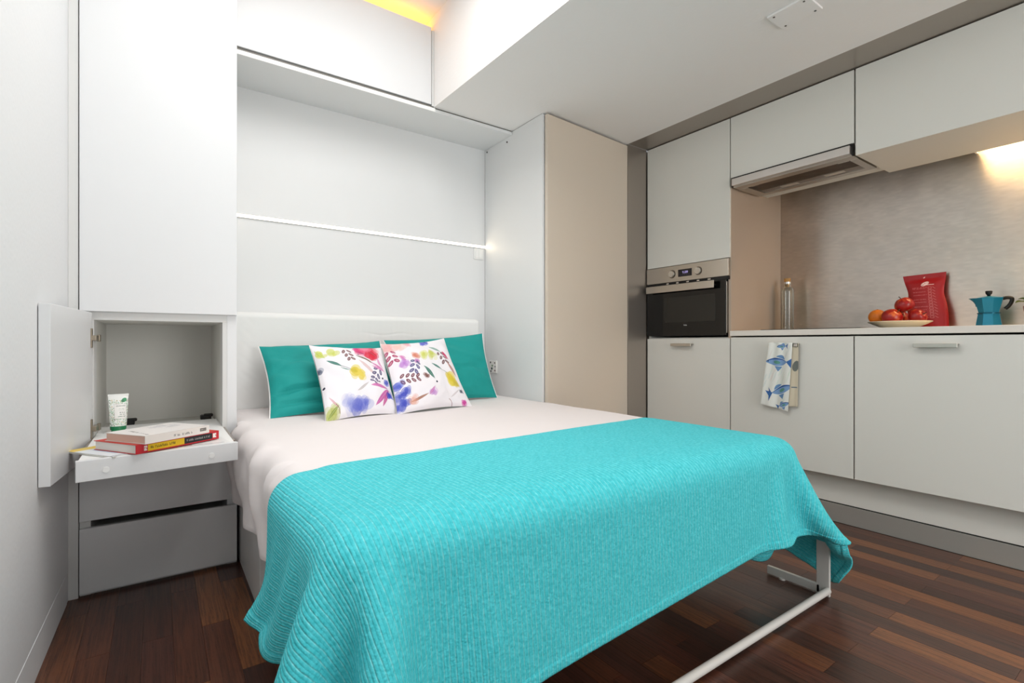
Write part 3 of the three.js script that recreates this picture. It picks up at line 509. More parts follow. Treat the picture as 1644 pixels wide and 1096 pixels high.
{
  const weave = dataTex(256, 256, (u, v) => vnoise(u * 120, v * 120, 110, 120, 120) * 0.5 + vnoise(u * 5, v * 5, 111) * 0.5);
  const teal = std('#039a95', 0.72, { bumpMap: weave, bumpScale: 0.0006 });
  const white = std('#f2f1ef', 0.8);
  pillow('teal_pillow', 'plain teal pillow with a deep fold low down, nearer the bedside compartment', 'teal pillows against the headboard', onZ(416, 556, -2.575), onZ(609, 547, -2.55), onY(434, 672, T + 0.006), V(0.97, T + 0.006, -2.27), 0.068, teal, white, 1, [[0.27, 0.06, 0.022, 0.025], [0.13, -0.05, 0.018, 0.03], [0.55, 0.6, 0.010, 0.05], [0.80, -0.5, 0.008, 0.04]]);
  pillow('teal_pillow', 'plain teal pillow with a straight crease across, by the closet side panel', 'teal pillows against the headboard', onZ(616, 546, -2.55), onZ(774, 535, -2.535), V(1.02, T + 0.006, -2.30), onY(798, 638, T + 0.006), 0.066, teal, white, 2, [[0.45, 0.0, 0.006, 0.008], [0.2, 0.35, 0.008, 0.05], [0.95, -0.5, 0.007, 0.04]]);
  // watercolour print: flowers, leaves and berries brushed on a pale ground
  const floral = paint => canvasTex(1024, 1024, (g, w, h) => {
    g.fillStyle = '#f1eef3'; g.fillRect(0, 0, w, h);
    let n = 0; const R = () => hash2(n++, 5, 91);
    const K = {
      blob(u, v, r, col, al = 0.8) { for (let k = 0; k < 7; k++) { g.globalAlpha = al * (0.25 + 0.3 * R()); g.fillStyle = col; g.beginPath(); g.ellipse((u + (R() - 0.5) * r) * w, (v + (R() - 0.5) * r * 0.8) * h, r * w * (0.35 + 0.4 * R()), r * h * (0.25 + 0.35 * R()), R() * 3, 0, 7); g.fill(); } g.globalAlpha = 1; },
      leaf(u0, v0, u1, v1, wd, col, al = 0.85) { const dx = (u1 - u0) * w, dy = (v1 - v0) * h, l = Math.hypot(dx, dy); g.save(); g.translate(u0 * w, v0 * h); g.rotate(Math.atan2(dy, dx)); g.fillStyle = col; for (const [s, a] of [[1, al], [0.6, al * 0.4]]) { g.globalAlpha = a; g.beginPath(); g.moveTo(0, 0); g.quadraticCurveTo(l * 0.45, -wd * w * s, l, 0); g.quadraticCurveTo(l * 0.45, wd * w * s, 0, 0); g.fill(); } g.globalAlpha = 0.5; g.strokeStyle = '#ffffff'; g.lineWidth = 3; g.beginPath(); g.moveTo(l * 0.1, 0); g.lineTo(l * 0.95, 0); g.stroke(); g.restore(); g.globalAlpha = 1; },
      stem(u0, v0, u1, v1, col) { g.strokeStyle = col; g.lineWidth = 7; g.beginPath(); g.moveTo(u0 * w, v0 * h); g.quadraticCurveTo((u0 + u1) / 2 * w + 20, (v0 + v1) / 2 * h - 20, u1 * w, v1 * h); g.stroke(); },
      berries(u, v, a, col, m = 6) { g.save(); g.translate(u * w, v * h); g.rotate(a); for (let k = 0; k < m; k++) { const s = k % 2 ? 1 : -1, q = Math.floor(k / 2); g.save(); g.translate(q * 74 - 60, s * (46 - q * 5)); g.rotate(s * 0.8); g.globalAlpha = 0.85; g.fillStyle = col; g.beginPath(); g.ellipse(0, 0, 40, 21, 0, 0, 7); g.fill(); g.globalAlpha = 0.5; g.fillStyle = '#f6e8ea'; g.beginPath(); g.ellipse(3, 0, 22, 7, 0, 0, 7); g.fill(); g.restore(); } g.restore(); g.globalAlpha = 1; },
      dot(u, v) { g.fillStyle = '#34344a'; g.beginPath(); g.arc(u * w, v * h, 14, 0, 7); g.fill(); },
    };
    g.scale(0.92, 1); paint(K);
  });
  const fa = floral(k => {
    k.blob(0.08, 0.17, 0.09, '#c2cc48'); k.blob(0.25, 0.15, 0.10, '#c9d25c'); k.leaf(0.02, 0.10, 0.12, 0.24, 0.05, '#b7c65a', 0.5);
    for (const [u, v, c] of [[0.64, 0.06, '#d4468a'], [0.70, 0.12, '#d83a6a'], [0.80, 0.06, '#e0506e'], [0.90, 0.10, '#d42a48'], [0.84, 0.16, '#cf2038'], [0.75, 0.04, '#e88aa4']]) k.blob(u, v, 0.12, c, 0.9);
    k.blob(0.87, 0.19, 0.09, '#d8203a', 1); k.blob(0.96, 0.1, 0.1, '#f0a8ac', 0.6); k.leaf(0.62, 0.10, 0.74, 0.17, 0.03, '#b22460'); k.leaf(0.80, 0.12, 0.92, 0.22, 0.03, '#b81c34');
    k.berries(0.46, 0.19, 1.4, '#63393a'); k.leaf(0.57, 0.20, 0.84, 0.33, 0.045, '#6a4c3a'); k.leaf(0.58, 0.29, 0.82, 0.53, 0.05, '#d9b4b2', 0.6); k.dot(0.63, 0.17);
    k.leaf(0.12, 0.28, 0.32, 0.38, 0.05, '#2f6f62'); k.stem(0.30, 0.37, 0.46, 0.46, '#4d5f6a'); k.leaf(0.28, 0.40, 0.44, 0.46, 0.02, '#3f7a6a'); k.blob(0.50, 0.51, 0.14, '#dcc232', 1); k.blob(0.58, 0.53, 0.10, '#e2cc56', 0.9); k.blob(0.47, 0.46, 0.07, '#cdb93c', 0.9);
    k.berries(0.84, 0.50, 2.2, '#45426c', 8); k.leaf(0.98, 0.44, 0.80, 0.30, 0.05, '#cf6cae'); k.leaf(1.0, 0.46, 0.78, 0.38, 0.04, '#d77fb8'); k.leaf(0.99, 0.42, 0.93, 0.22, 0.045, '#d684b8', 0.7); k.dot(0.93, 0.56); k.dot(0.86, 0.61);
    k.leaf(0.46, 0.74, 0.66, 0.64, 0.03, '#bdb4b4', 0.7); k.leaf(0.99, 0.70, 0.68, 0.68, 0.06, '#cb62a8'); k.leaf(0.99, 0.71, 0.72, 0.92, 0.06, '#c85ca4'); k.leaf(0.99, 0.72, 0.84, 0.93, 0.05, '#bf5090');
    for (const [u, v] of [[0.34, 0.90], [0.46, 0.92], [0.58, 0.90], [0.50, 0.86], [0.40, 0.86]]) k.blob(u, v, 0.12, u > 0.4 ? '#4450c0' : '#7c86d0', 0.45); k.blob(0.30, 0.84, 0.10, '#aab0de', 0.4);
    k.blob(0.08, 0.93, 0.12, '#aab24e'); k.leaf(0.02, 0.98, 0.18, 0.86, 0.04, '#8a9a44'); k.leaf(0.06, 0.74, 0.18, 0.90, 0.025, '#d29aa6', 0.7); k.stem(0.14, 0.84, 0.18, 0.96, '#7a4a44'); k.dot(0.02, 0.62); k.blob(0.0, 0.38, 0.06, '#38425e');
    k.blob(0.99, 0.62, 0.07, '#3a46b4'); k.blob(0.99, 0.78, 0.07, '#3340b8', 1);
  });
  const fb = floral(k => {
    k.blob(0.08, 0.08, 0.14, '#eaa9a6', 0.7); k.blob(0.24, 0.06, 0.14, '#efc0b4', 0.6); k.blob(0.36, 0.05, 0.1, '#e8a4b0', 0.6); k.blob(0.68, 0.04, 0.08, '#3c46b8', 1); k.blob(0.62, 0.06, 0.06, '#5a62c8', 0.9);
    k.berries(0.06, 0.24, 1.5, '#a8365c'); k.blob(0.20, 0.30, 0.07, '#d06cb0'); k.blob(0.19, 0.38, 0.08, '#b878cc', 0.8); k.blob(0.40, 0.28, 0.07, '#d4745a'); k.blob(0.39, 0.36, 0.06, '#b05ca8', 0.7);
    k.blob(0.55, 0.28, 0.09, '#ccd25c'); k.blob(0.68, 0.30, 0.11, '#c6cf56'); k.leaf(0.70, 0.14, 0.90, 0.22, 0.035, '#5f8f7c', 0.6); k.berries(0.87, 0.32, 1.5, '#5b3538'); k.leaf(0.92, 0.22, 0.98, 0.36, 0.05, '#c82a5c'); k.leaf(0.90, 0.40, 1.0, 0.62, 0.04, '#a86c62', 0.7);
    k.leaf(0.62, 0.42, 0.76, 0.52, 0.045, '#2f6f62'); k.stem(0.75, 0.52, 0.86, 0.60, '#4d5f6a'); k.blob(0.90, 0.66, 0.13, '#dcc432', 1); k.blob(0.94, 0.71, 0.09, '#d2bd40', 0.9);
    k.berries(0.33, 0.44, 2.0, '#45467c', 6); k.leaf(0.46, 0.46, 0.58, 0.66, 0.05, '#356f5e'); k.berries(0.17, 0.60, 0.1, '#6a3540', 8); k.blob(0.46, 0.60, 0.05, '#6a3a34'); k.dot(0.60, 0.70); k.blob(0.06, 0.66, 0.08, '#4a58c8', 0.9);
    for (const [u, v] of [[0.06, 0.80], [0.12, 0.86], [0.04, 0.92], [0.14, 0.78]]) k.blob(u, v, 0.09, '#3844b6', 0.8); k.leaf(0.18, 0.90, 0.44, 0.84, 0.03, '#9a6048'); k.blob(0.22, 0.88, 0.08, '#e0a08c', 0.7); k.blob(0.50, 0.82, 0.07, '#b87cc4', 0.8); k.leaf(0.44, 0.86, 0.55, 0.76, 0.03, '#c478b4');
    k.leaf(0.78, 0.90, 0.96, 0.80, 0.02, '#c4bcc0', 0.7); k.stem(0.74, 0.92, 0.78, 1.0, '#8a5a60'); k.blob(0.98, 0.97, 0.06, '#c42a8c'); k.blob(0.98, 0.82, 0.04, '#3a4050');
  });
  pillow('floral_pillow', 'white floral pillow with red and pink blossoms at its top edge', 'floral pillows in front of the teal ones', onZ(497, 554, -2.335), onZ(612, 558, -2.34), onY(524, 678, T + 0.004), onY(640, 664, T + 0.004), 0.058, std('#ffffff', 0.75, { map: fa, bumpMap: weave, bumpScale: 0.0005 }), white, 3);
  pillow('floral_pillow', 'white floral pillow leaning against the teal pillow with the straight crease', 'floral pillows in front of the teal ones', onZ(611, 552, -2.345), onZ(712, 543, -2.345), onY(638, 666, T + 0.004), onY(757, 652, T + 0.004), 0.058, std('#ffffff', 0.75, { map: fb, bumpMap: weave, bumpScale: 0.0005 }), white, 4);
}

// ------------------------------------------------------------------ kitchen
const handleGeo = (z0, z1, y) => merge(B(K - 0.030, K - 0.001, y + 0.004, y + 0.0075, z0, z1, 0.001), B(K - 0.033, K - 0.028, y - 0.009, y + 0.0075, z0, z1, 0.0015));
{
  const Z0 = -2.168, Z1 = -1.585, D0 = K + 0.02;
  const t = thing('oven_cabinet', 'tall white kitchen cabinet housing the built-in oven', 'cabinet');
  mesh('side_panel', B(D0 - 0.008, WB - 0.001, 0.243, C - 0.002, Z1 - 0.018, Z1, 0.001), M.kitchenSideWarmLit, t).userData.label = 'glossy side panel with warm light painted into its beige colour';
  mesh('side_panel', B(D0, WB - 0.001, 0.243, C - 0.002, Z0 - 0.002, Z0 + 0.016, 0.001), M.kitchen, t);
  mesh('carcass', merge(B(D0, WB - 0.002, 1.36, 1.378, Z0 + 0.016, Z1 - 0.018, 0), B(D0, WB - 0.002, 0.885, 0.905, Z0 + 0.016, Z1 - 0.018, 0), B(WB - 0.02, WB - 0.002, 0.25, C - 0.01, Z0 + 0.016, Z1 - 0.018, 0)), M.kitchen, t);
  mesh('upper_door', B(K, D0 - 0.001, 1.354, 2.1325, Z0 + 0.0025, Z1 - 0.0025, 0.0015), M.kitchen, t);
  const d = mesh('drawer', B(K, D0 - 0.001, 0.243, 0.899, Z0 + 0.0025, Z1 - 0.0025, 0.0015), M.kitchen, t);
  mesh('handle', handleGeo(-1.962, -1.818, 0.862), M.steelLight, d);
  // oven
  const o = thing('oven', 'black glass built-in oven with steel control panel', 'oven'), F = K - 0.006;
  mesh('body', B(F + 0.02, WB - 0.04, 0.915, 1.349, Z0 + 0.018, Z1 - 0.02, 0), M.dark, o);
  const cp = mesh('control_panel', B(F - 0.002, F + 0.02, 1.251, 1.350, Z0 + 0.004, Z1 - 0.006, 0.002), M.steelLight, o);
  for (const z of [-1.966, -1.781]) { mesh('knob', merge(cyl(0.019, 0.021, 0.014, 32, [F - 0.009, 1.300, z], [0, 0, Math.PI / 2]), B(F - 0.0175, F - 0.0155, 1.303, 1.316, z - 0.001, z + 0.001, 0)), M.chrome, cp); mesh('knob_ring', new THREE.TorusGeometry(0.0235, 0.0015, 8, 40).rotateY(Math.PI / 2).translate(F - 0.003, 1.300, z), std('#6d5f52', 0.4, { metalness: 1 }), cp); }
  const disp = canvasTex(256, 128, (g, w, h) => { g.fillStyle = '#0c0b10'; g.fillRect(0, 0, w, h); g.fillStyle = '#cdbcff'; g.font = 'bold 58px sans-serif'; g.textAlign = 'center'; g.fillText('1:29', w / 2 + 6, 74); g.fillStyle = '#5a5070'; for (let k = 0; k < 5; k++) g.fillRect(40 + k * 40, 100, 18, 6); });
  const dg = new THREE.PlaneGeometry(0.092, 0.042); dg.rotateY(-Math.PI / 2); dg.translate(F - 0.0042, 1.300, -1.874);
  mesh('display_bezel', B(F - 0.004, F - 0.001, 1.278, 1.322, -1.922, -1.826, 0.001), M.blackGlass, cp);
  mesh('display', dg, std('#101015', 0.15, { map: disp, emissive: new THREE.Color(1, 1, 1), emissiveMap: disp, emissiveIntensity: 0.55 }), cp);
  mesh('vent_slot', B(F + 0.004, F + 0.02, 1.232, 1.251, Z0 + 0.006, Z1 - 0.008, 0), M.black, o);
  for (let k = 0; k < 5; k++) mesh('vent_stud', B(F + 0.0, F + 0.006, 1.239, 1.2475, -2.012 + k * 0.0725, -1.995 + k * 0.0725, 0.001), M.chrome, o);
  const dr = mesh('oven_door', B(F, F + 0.02, 0.917, 1.232, Z0 + 0.004, Z1 - 0.022, 0.002), M.blackGlass, o);
  mesh('window', B(F - 0.0006, F + 0.001, 1.0, 1.157, -2.03, -1.672, 0.0002), M.ovenWindow, dr);
  mesh('door_handle', merge(B(F - 0.036, F - 0.030, 1.188, 1.231, -2.142, -1.660, 0.0015), B(F - 0.031, F + 0.001, 1.205, 1.215, -2.12, -2.10, 0), B(F - 0.031, F + 0.001, 1.205, 1.215, -1.70, -1.68, 0)), M.steelLight, dr);
  mesh('door_edge', B(F + 0.004, F + 0.012, 0.93, 1.22, Z1 - 0.0215, Z1 - 0.0185, 0), M.chrome, dr);
  const logo = canvasTex(128, 64, (g, w, h) => { g.fillStyle = '#0a0a0a'; g.fillRect(0, 0, w, h); g.fillStyle = '#cfcfcb'; g.font = 'bold 46px sans-serif'; g.textAlign = 'center'; g.fillText('Teka', w / 2, 48); });
  const lg = new THREE.PlaneGeometry(0.03, 0.015); lg.rotateY(-Math.PI / 2); lg.translate(F - 0.0007, 0.981, -1.873); mesh('lettering', lg, std('#ffffff', 0.2, { map: logo }), dr);
}
function baseUnit(label, z0, z1, handle) {
  const t = thing('base_cabinet', label, 'cabinet', 'white base cabinets under the counter');
  mesh('carcass', merge(B(K + 0.02, WB - 0.002, 0.245, 0.905, z0 + 0.001, z0 + 0.017, 0), B(K + 0.02, WB - 0.002, 0.245, 0.905, z1 - 0.017, z1 - 0.001, 0), B(K + 0.02, WB - 0.002, 0.245, 0.262, z0 + 0.017, z1 - 0.017, 0)), M.kitchen, t);
  const d = mesh('door', B(K, K + 0.019, 0.243, 0.903, z0 + 0.002, z1 - 0.002, 0.0015), M.kitchen, t);
  if (handle) mesh('handle', handleGeo(handle[0], handle[1], 0.862), M.steelLight, d);
}
baseUnit('white base cabinet under the hob with a fish towel hanging on it', -1.583, -0.974, [-1.35, -1.21]);
baseUnit('white base cabinet with a steel bar handle below the fruit and coffee pot', -0.972, -0.372, [-0.743, -0.600]);
baseUnit('white base cabinet at the end of the counter past the potted plant', -0.370, 0.235, [-0.138, 0.005]);
{
  const c = mesh('countertop', B(K - 0.004, WB - 0.001, 0.911, 0.94, -1.584, 0.24, 0.002, 2), M.counter); tag(c, 'pale cream kitchen worktop', 'countertop');
  const e = thing('end_wall_panel', 'white panel closing the kitchen run past the last base cabinet', 'panel'); mesh('panel', B(K, WB - 0.001, 0, C - 0.001, 0.242, 0.26, 0.001), M.kitchen, e);
  const t = thing('plinth', 'white toe-kick with brushed steel strip below the base cabinets', 'plinth');
  mesh('toe_kick', B(2.702, 2.718, 0.094, 0.243, -2.168, 0.24, 0.001), M.kitchen, t);
  mesh('steel_strip', B(2.700, 2.718, 0, 0.088, -2.168, 0.24, 0.001), std('#b3b0aa', 0.42, { metalness: 0.45, bumpMap: brushed, bumpScale: 0.0001 }), t);
  mesh('shadow_gap', B(2.708, 2.718, 0.088, 0.094, -2.168, 0.24, 0), M.black, t);  // black strip painting the shadow gap above the steel strip
  const s = mesh('backsplash', B(WB - 0.005, WB - 0.001, 0.9402, 2.0, -1.584, 0.24, 0), M.steelBack); tag(s, 'scoured brushed steel backsplash behind the worktop', 'backsplash');
  const h = thing('hob', 'flat black glass hob set on the worktop', 'hob');
  mesh('glass', B(2.70, 3.16, 0.9405, 0.9455, -1.455, -0.975, 0.002, 2), M.blackGlass, h);
  for (const [x, z, r] of [[2.82, -1.34, 0.09], [2.82, -1.09, 0.075], [3.05, -1.34, 0.075], [3.05, -1.09, 0.09]]) mesh('cooking_ring', new THREE.TorusGeometry(r, 0.001, 6, 48).rotateX(Math.PI / 2).translate(x, 0.9455, z), std('#555555', 0.4), h);
}
// wall cabinets and hood
{
  const t = thing('wall_cabinet', 'white wall cabinet with lift-up door above the extractor hood', 'cabinet', 'white wall cabinets');
  mesh('carcass', B(K + 0.02, 3.02, 1.752, C - 0.004, -1.583, -0.972, 0.001), M.kitchen, t);
  mesh('door', B(K, K + 0.019, 1.795, 2.1325, -1.5815, -0.9735, 0.0015), M.kitchen, t);
  const r = thing('wall_cabinet', 'wide white wall cabinet right of the extractor hood', 'cabinet', 'white wall cabinets');
  mesh('carcass', B(K + 0.02, 3.025, 1.735, C - 0.004, -0.966, 0.24, 0.001), M.kitchen, r);
  mesh('door', B(K, K + 0.019, 1.734, 2.1325, -0.9665, 0.238, 0.0015), M.kitchen, r);
  const h = thing('extractor_hood', 'slim steel extractor hood pulled level with the cabinet above', 'hood');
  mesh('body', merge(B(2.628, 2.662, 1.738, 1.752, -1.568, -0.978, 0), B(2.662, 2.682, 1.738, 1.752, -1.568, -0.978, 0), B(2.86, 2.90, 1.736, 1.752, -1.568, -0.978, 0), B(2.682, 2.86, 1.736, 1.752, -1.568, -1.515, 0), B(2.682, 2.86, 1.736, 1.752, -1.012, -0.978, 0)), M.steelLight, h);
  mesh('front_lip', B(K - 0.022, K + 0.006, 1.743, 1.782, -1.563, -0.983, 0.002), std('#d3cdc8', 0.28, { metalness: 0.9, bumpMap: brushed, bumpScale: 0.0001 }), h);
  mesh('lip_gap_shade', merge(B(K - 0.004, K + 0.012, 1.783, 1.793, -1.575, -0.98, 0), B(K - 0.002, K + 0.012, 1.738, 1.79, -0.981, -0.974, 0), B(K + 0.006, K + 0.012, 1.745, 1.783, -1.58, -1.564, 0)), M.dark, h);  // near-black strips paint the shade in the gaps around the hood lip
  const fil = mesh('filter', B(2.682, 2.808, 1.744, 1.750, -1.515, -1.012, 0), std('#5a4a3c', 0.5, { metalness: 0.6, bumpMap: dataTex(64, 64, (u, v) => (Math.floor(u * 16) + Math.floor(v * 16)) % 2), bumpScale: 0.001 }), h);
  mesh('lamp_strip', B(2.812, 2.86, 1.742, 1.750, -1.515, -1.012, 0), std('#8d7f72', 0.4, { metalness: 0.5 }), h);
  for (const z of [-1.365, -1.14]) mesh('lamp_cover', B(2.822, 2.852, 1.7395, 1.744, z - 0.045, z + 0.045, 0.003, 2), std('#c9bdb0', 0.25), h);
  mesh('latch', B(2.688, 2.70, 1.741, 1.745, -1.5, -1.46, 0.001), M.chrome, h); mesh('latch', B(2.688, 2.70, 1.741, 1.745, -1.07, -1.02, 0.001), M.chrome, h);
}
// light in the gap behind the wide wall cabinet
{
  const t = thing('cabinet_light', 'warm light tube in the gap behind the wide wall cabinet', 'light');
  mesh('housing', merge(B(3.03, 3.18, 1.862, 1.872, -0.66, 0.2, 0), B(3.03, 3.18, 1.77, 1.872, -0.668, -0.66, 0)), M.kitchen, t);
  mesh('tube', cyl(0.010, 0.010, 0.82, 16, [3.10, 1.835, -0.24], [Math.PI / 2, 0, 0]), std('#fff0d8', 0.5, { emissive: new THREE.Color(1, 0.72, 0.42), emissiveIntensity: 6 }), t);
  const l = new THREE.RectAreaLight(new THREE.Color(1, 0.68, 0.36), 42, 0.82, 0.03); l.position.set(3.10, 1.822, -0.24); l.lookAt(3.16, 0, -0.24); t.add(l);
  // keep the strip lengthwise along the counter
  l.rotation.set(-Math.PI / 2, 0, Math.PI / 2);
}
// access plate in the low ceiling
{
  const t = thing('ceiling_plate', 'small white screwed cover plate on the low ceiling', 'plate');
  mesh('plate', B(1.925, 2.045, C - 0.009, C, -1.012, -0.862, 0.002), M.ceiling, t);
  for (const [x, z] of [[1.94, -0.992], [2.03, -0.992], [1.94, -0.882], [2.03, -0.882]]) mesh('screw', cyl(0.004, 0.004, 0.0015, 12, [x, C - 0.0095, z]), std('#7d7a76', 0.4, { metalness: 1 }), t);
}
// ------------------------------------------------------------------ things on the worktop
{
  const Yc = 0.9405;
  // glass bottle on the hob corner
  const b = thing('oil_bottle', 'tall clear glass bottle with wooden stopper beside the oven cabinet', 'bottle');
  b.position.set(3.08, 0.946, -1.495);
  const bg = std('#eef2ef', 0.03, { transmission: 1, thickness: 0.004, ior: 1.5 });
  mesh('glass', lathe([[0.0005, 0.002], [0.032, 0.002], [0.034, 0.006], [0.034, 0.235], [0.030, 0.252], [0.0165, 0.262], [0.0165, 0.29], [0.0135, 0.29], [0.0135, 0.262], [0.027, 0.249], [0.031, 0.234], [0.031, 0.008], [0.0005, 0.007]], 40), bg, b);
  mesh('stopper', merge(cyl(0.0185, 0.0165, 0.02, 24, [0, 0.302, 0]), cyl(0.013, 0.012, 0.03, 20, [0, 0.278, 0])), std('#b98a4a', 0.6), b);
  mesh('collar', cyl(0.0195, 0.0195, 0.012, 24, [0, 0.285, 0]), M.chrome, b);
  // plate with fruit
  const px = 2.965, pz = -0.905;
  const pl = mesh('fruit_plate', lathe([[0.001, 0.004], [0.055, 0.004], [0.06, 0.0], [0.065, 0.004], [0.105, 0.022], [0.126, 0.033], [0.128, 0.036], [0.125, 0.037], [0.103, 0.027], [0.063, 0.011], [0.001, 0.010]], 56), std('#efe6cc', 0.3)); pl.position.set(px, Yc, pz); tag(pl, 'cream plate piled with apples and an orange', 'plate');
  const appleTex = k => dataTex(128, 128, (u, v) => { const s = fbm(u * 26, v * 3, 130 + k), c = fbm(u * 5, v * 4, 131 + k); const y = Math.max(0, Math.min(1, (c - 0.5) * 3 + (s - 0.5) * 1.2 + (k === 1 ? 0.15 : -0.05))); return [0.60 + 0.30 * y, 0.07 + 0.42 * y, 0.08 + 0.13 * y]; }, true);
  const prof = []; for (let i = 0; i <= 22; i++) { const a = Math.PI * i / 22; const r = Math.sin(a) * (1 + 0.12 * Math.cos(a)); const y = -Math.cos(a) * 0.92 - (a > 2.2 ? 0.28 * Math.pow((a - 2.2) / 0.94, 3) : 0) + (a < 0.6 ? 0.12 * Math.pow((0.6 - a) / 0.6, 2) : 0); prof.push([Math.max(0.0004, r), y]); }
  const stemCurve = new THREE.CatmullRomCurve3([V(0, 0.55, 0), V(0.03, 0.85, 0.01), V(0.12, 1.12, 0.03)]);
  const apple = (label, x, y, z, r, k, tilt, turn) => {
    const t = thing('apple', label, 'apple', 'fruit on the plate'); t.position.set(x, y, z); t.rotation.set(tilt, turn, tilt * 0.6);
    const g = lathe(prof, 32); g.scale(r, r, r); mesh('flesh', g, std('#ffffff', 0.28, { map: appleTex(k) }), t);
    const s = new THREE.TubeGeometry(stemCurve, 8, 0.045, 6); s.scale(r, r, r); mesh('stem', s, std('#4a3220', 0.8), t);
  };
  apple('deep red apple at the front of the plate next to the orange', px - 0.050, Yc + 0.057, pz - 0.012, 0.044, 0, 0.5, 1);
  apple('red and yellow apple with stem lying on top of the other fruit', px - 0.002, Yc + 0.118, pz + 0.020, 0.040, 1, -0.25, 2.2);
  apple('small reddish apple on the plate beside the red bag', px - 0.012, Yc + 0.057, pz + 0.078, 0.038, 2, 0.9, 0.4);
  apple('yellowish apple at the back of the plate behind the orange', px + 0.052, Yc + 0.056, pz - 0.015, 0.041, 1, 0.3, 4);
  const or = thing('orange', 'orange at the edge of the plate', 'orange', 'fruit on the plate'); or.position.set(px - 0.012, Yc + 0.062, pz - 0.087);
  const og = new THREE.SphereGeometry(0.039, 32, 24); og.scale(1, 0.95, 1); mesh('peel', og, std('#dd7a1c', 0.45, { bumpMap: dataTex(128, 128, (u, v) => vnoise(u * 50, v * 50, 140, 50, 50)), bumpScale: 0.0006 }), or);
  mesh('stem_end', cyl(0.004, 0.005, 0.002, 10, [0, 0.0372, 0]), std('#5a5a2c', 0.8), or);
  // red foil bag leaning at the back
  const bag = thing('red_bag', 'red sealed bag with white printed lines standing behind the fruit', 'bag');
  {
    const TLb = onX(1449.5, 444, 3.155), TRb = onX(1519.5, 436, 3.155), BLb = onX(1459, 526, 3.115), BRb = onX(1526, 524, 3.115); BLb.y = BRb.y = Yc;
    const f = sg => grid(24, 30, (u, v) => {
      const q = BLb.clone().multiplyScalar((1 - u) * (1 - v)).addScaledVector(BRb, u * (1 - v)).addScaledVector(TLb, (1 - u) * v).addScaledVector(TRb, u * v);
      const a = u * 2 - 1; const pinch = 0.013 * Math.exp(-Math.pow((v - 0.66) / 0.2, 2)) + 0.004 * Math.max(0, 1 - v); q.z += -a * pinch;
      const belly = Math.pow(Math.max(0, 1 - a * a), 0.6) * Math.pow(Math.max(0, Math.sin(Math.PI * Math.min(1, Math.max(0, v / 0.9)) * 0.5 + Math.PI / 2)), 0.5);
      q.x -= sg * (0.022 * belly + 0.0008 + 0.003 * (fbm(u * 6, v * 6, 150) - 0.5) * Math.min(1, 6 * (1 - Math.abs(a)))); return q;
    });
    const tex = canvasTex(512, 800, (g, w, h) => {
      g.fillStyle = '#a00a12'; g.fillRect(0, 0, w, h); g.strokeStyle = '#f0dcdc'; g.lineWidth = 7; for (let k = 0; k < 4; k++) { g.beginPath(); g.ellipse(262, 146 - k * 3, 52 - k * 11, 22 - k * 5, -0.4, 0, 7); g.stroke(); }
      g.fillStyle = '#f0dcdc'; g.fillRect(250, 158, 130, 8); g.beginPath(); g.ellipse(255, 50, 14, 7, -0.8, 0, 7); g.fill();
      for (const y of [190, 205, 255, 300, 365, 405, 470, 515, 575, 600, 630]) scribble(g, 85, y, y % 2 ? 180 : 205, 11, '#d98a8a'); for (let k = 0; k < 11; k++) { g.strokeStyle = '#d98a8a'; g.lineWidth = 4; g.strokeRect(305, 195 + k * 42, 42, 28); g.beginPath(); g.moveTo(360, 195 + k * 42); g.lineTo(400, 222 + k * 42); g.stroke(); }
    });
    mesh('front', f(1), std('#ffffff', 0.36, { map: tex }), bag); mesh('back', f(-1), std('#a00a12', 0.36), bag);
  }
  // moka pot
  const mk = thing('moka_pot', 'small blue stovetop coffee pot with black handle', 'coffee pot'); mk.position.set(3.045, Yc, -0.597); mk.rotation.y = 0.12;
  const facet = (pts, mat, name) => { const g = lathe(pts, 8).toNonIndexed(); g.rotateY(Math.PI / 8); g.computeVertexNormals(); return mesh(name, g, mat, mk); };
  const blue = std('#1c86a8', 0.34, { metalness: 0.25 });
  facet([[0.001, 0], [0.046, 0], [0.047, 0.004], [0.0385, 0.058], [0.0385, 0.066], [0.001, 0.066]], blue, 'boiler');
  mesh('collar', cyl(0.0395, 0.0395, 0.004, 40, [0, 0.0645, 0]), std('#155a70', 0.3, { metalness: 0.6 }), mk);
  const top = facet([[0.001, 0.067], [0.036, 0.067], [0.037, 0.072], [0.050, 0.128], [0.0505, 0.132], [0.048, 0.132], [0.035, 0.074], [0.001, 0.072]], blue, 'upper_chamber');
  { const g = new THREE.ConeGeometry(0.016, 0.05, 4, 1, true); g.scale(1, 1, 0.7); g.rotateX(Math.PI); g.rotateZ(0.0); const sp = grid(8, 6, (u, v) => { const a = (u - 0.5) * 1.1, r = 0.044 + 0.024 * v * v * Math.cos(a * 2.2) * (1 - Math.abs(u - 0.5) * 1.6); const y = 0.096 + 0.038 * v; return V(Math.sin(a) * r * 0.9, y, -Math.cos(a) * r); }); mesh('spout', sp, blue, mk); }
  mesh('lid', lathe([[0.001, 0.142], [0.018, 0.140], [0.045, 0.134], [0.050, 0.132], [0.048, 0.130], [0.001, 0.136]], 32), blue, mk);
  mesh('lid_knob', lathe([[0.001, 0.140], [0.006, 0.140], [0.006, 0.146], [0.011, 0.152], [0.0125, 0.163], [0.010, 0.165], [0.001, 0.165]], 20), M.black, mk);
  { const c = new THREE.CatmullRomCurve3([V(0, 0.128, 0.045), V(0, 0.131, 0.060), V(0, 0.127, 0.073), V(0, 0.112, 0.072), V(0, 0.092, 0.062), V(0, 0.082, 0.052)]); const g = new THREE.TubeGeometry(c, 24, 0.0075, 8); g.scale(1.25, 1, 1); mesh('handle', g, M.black, mk); }
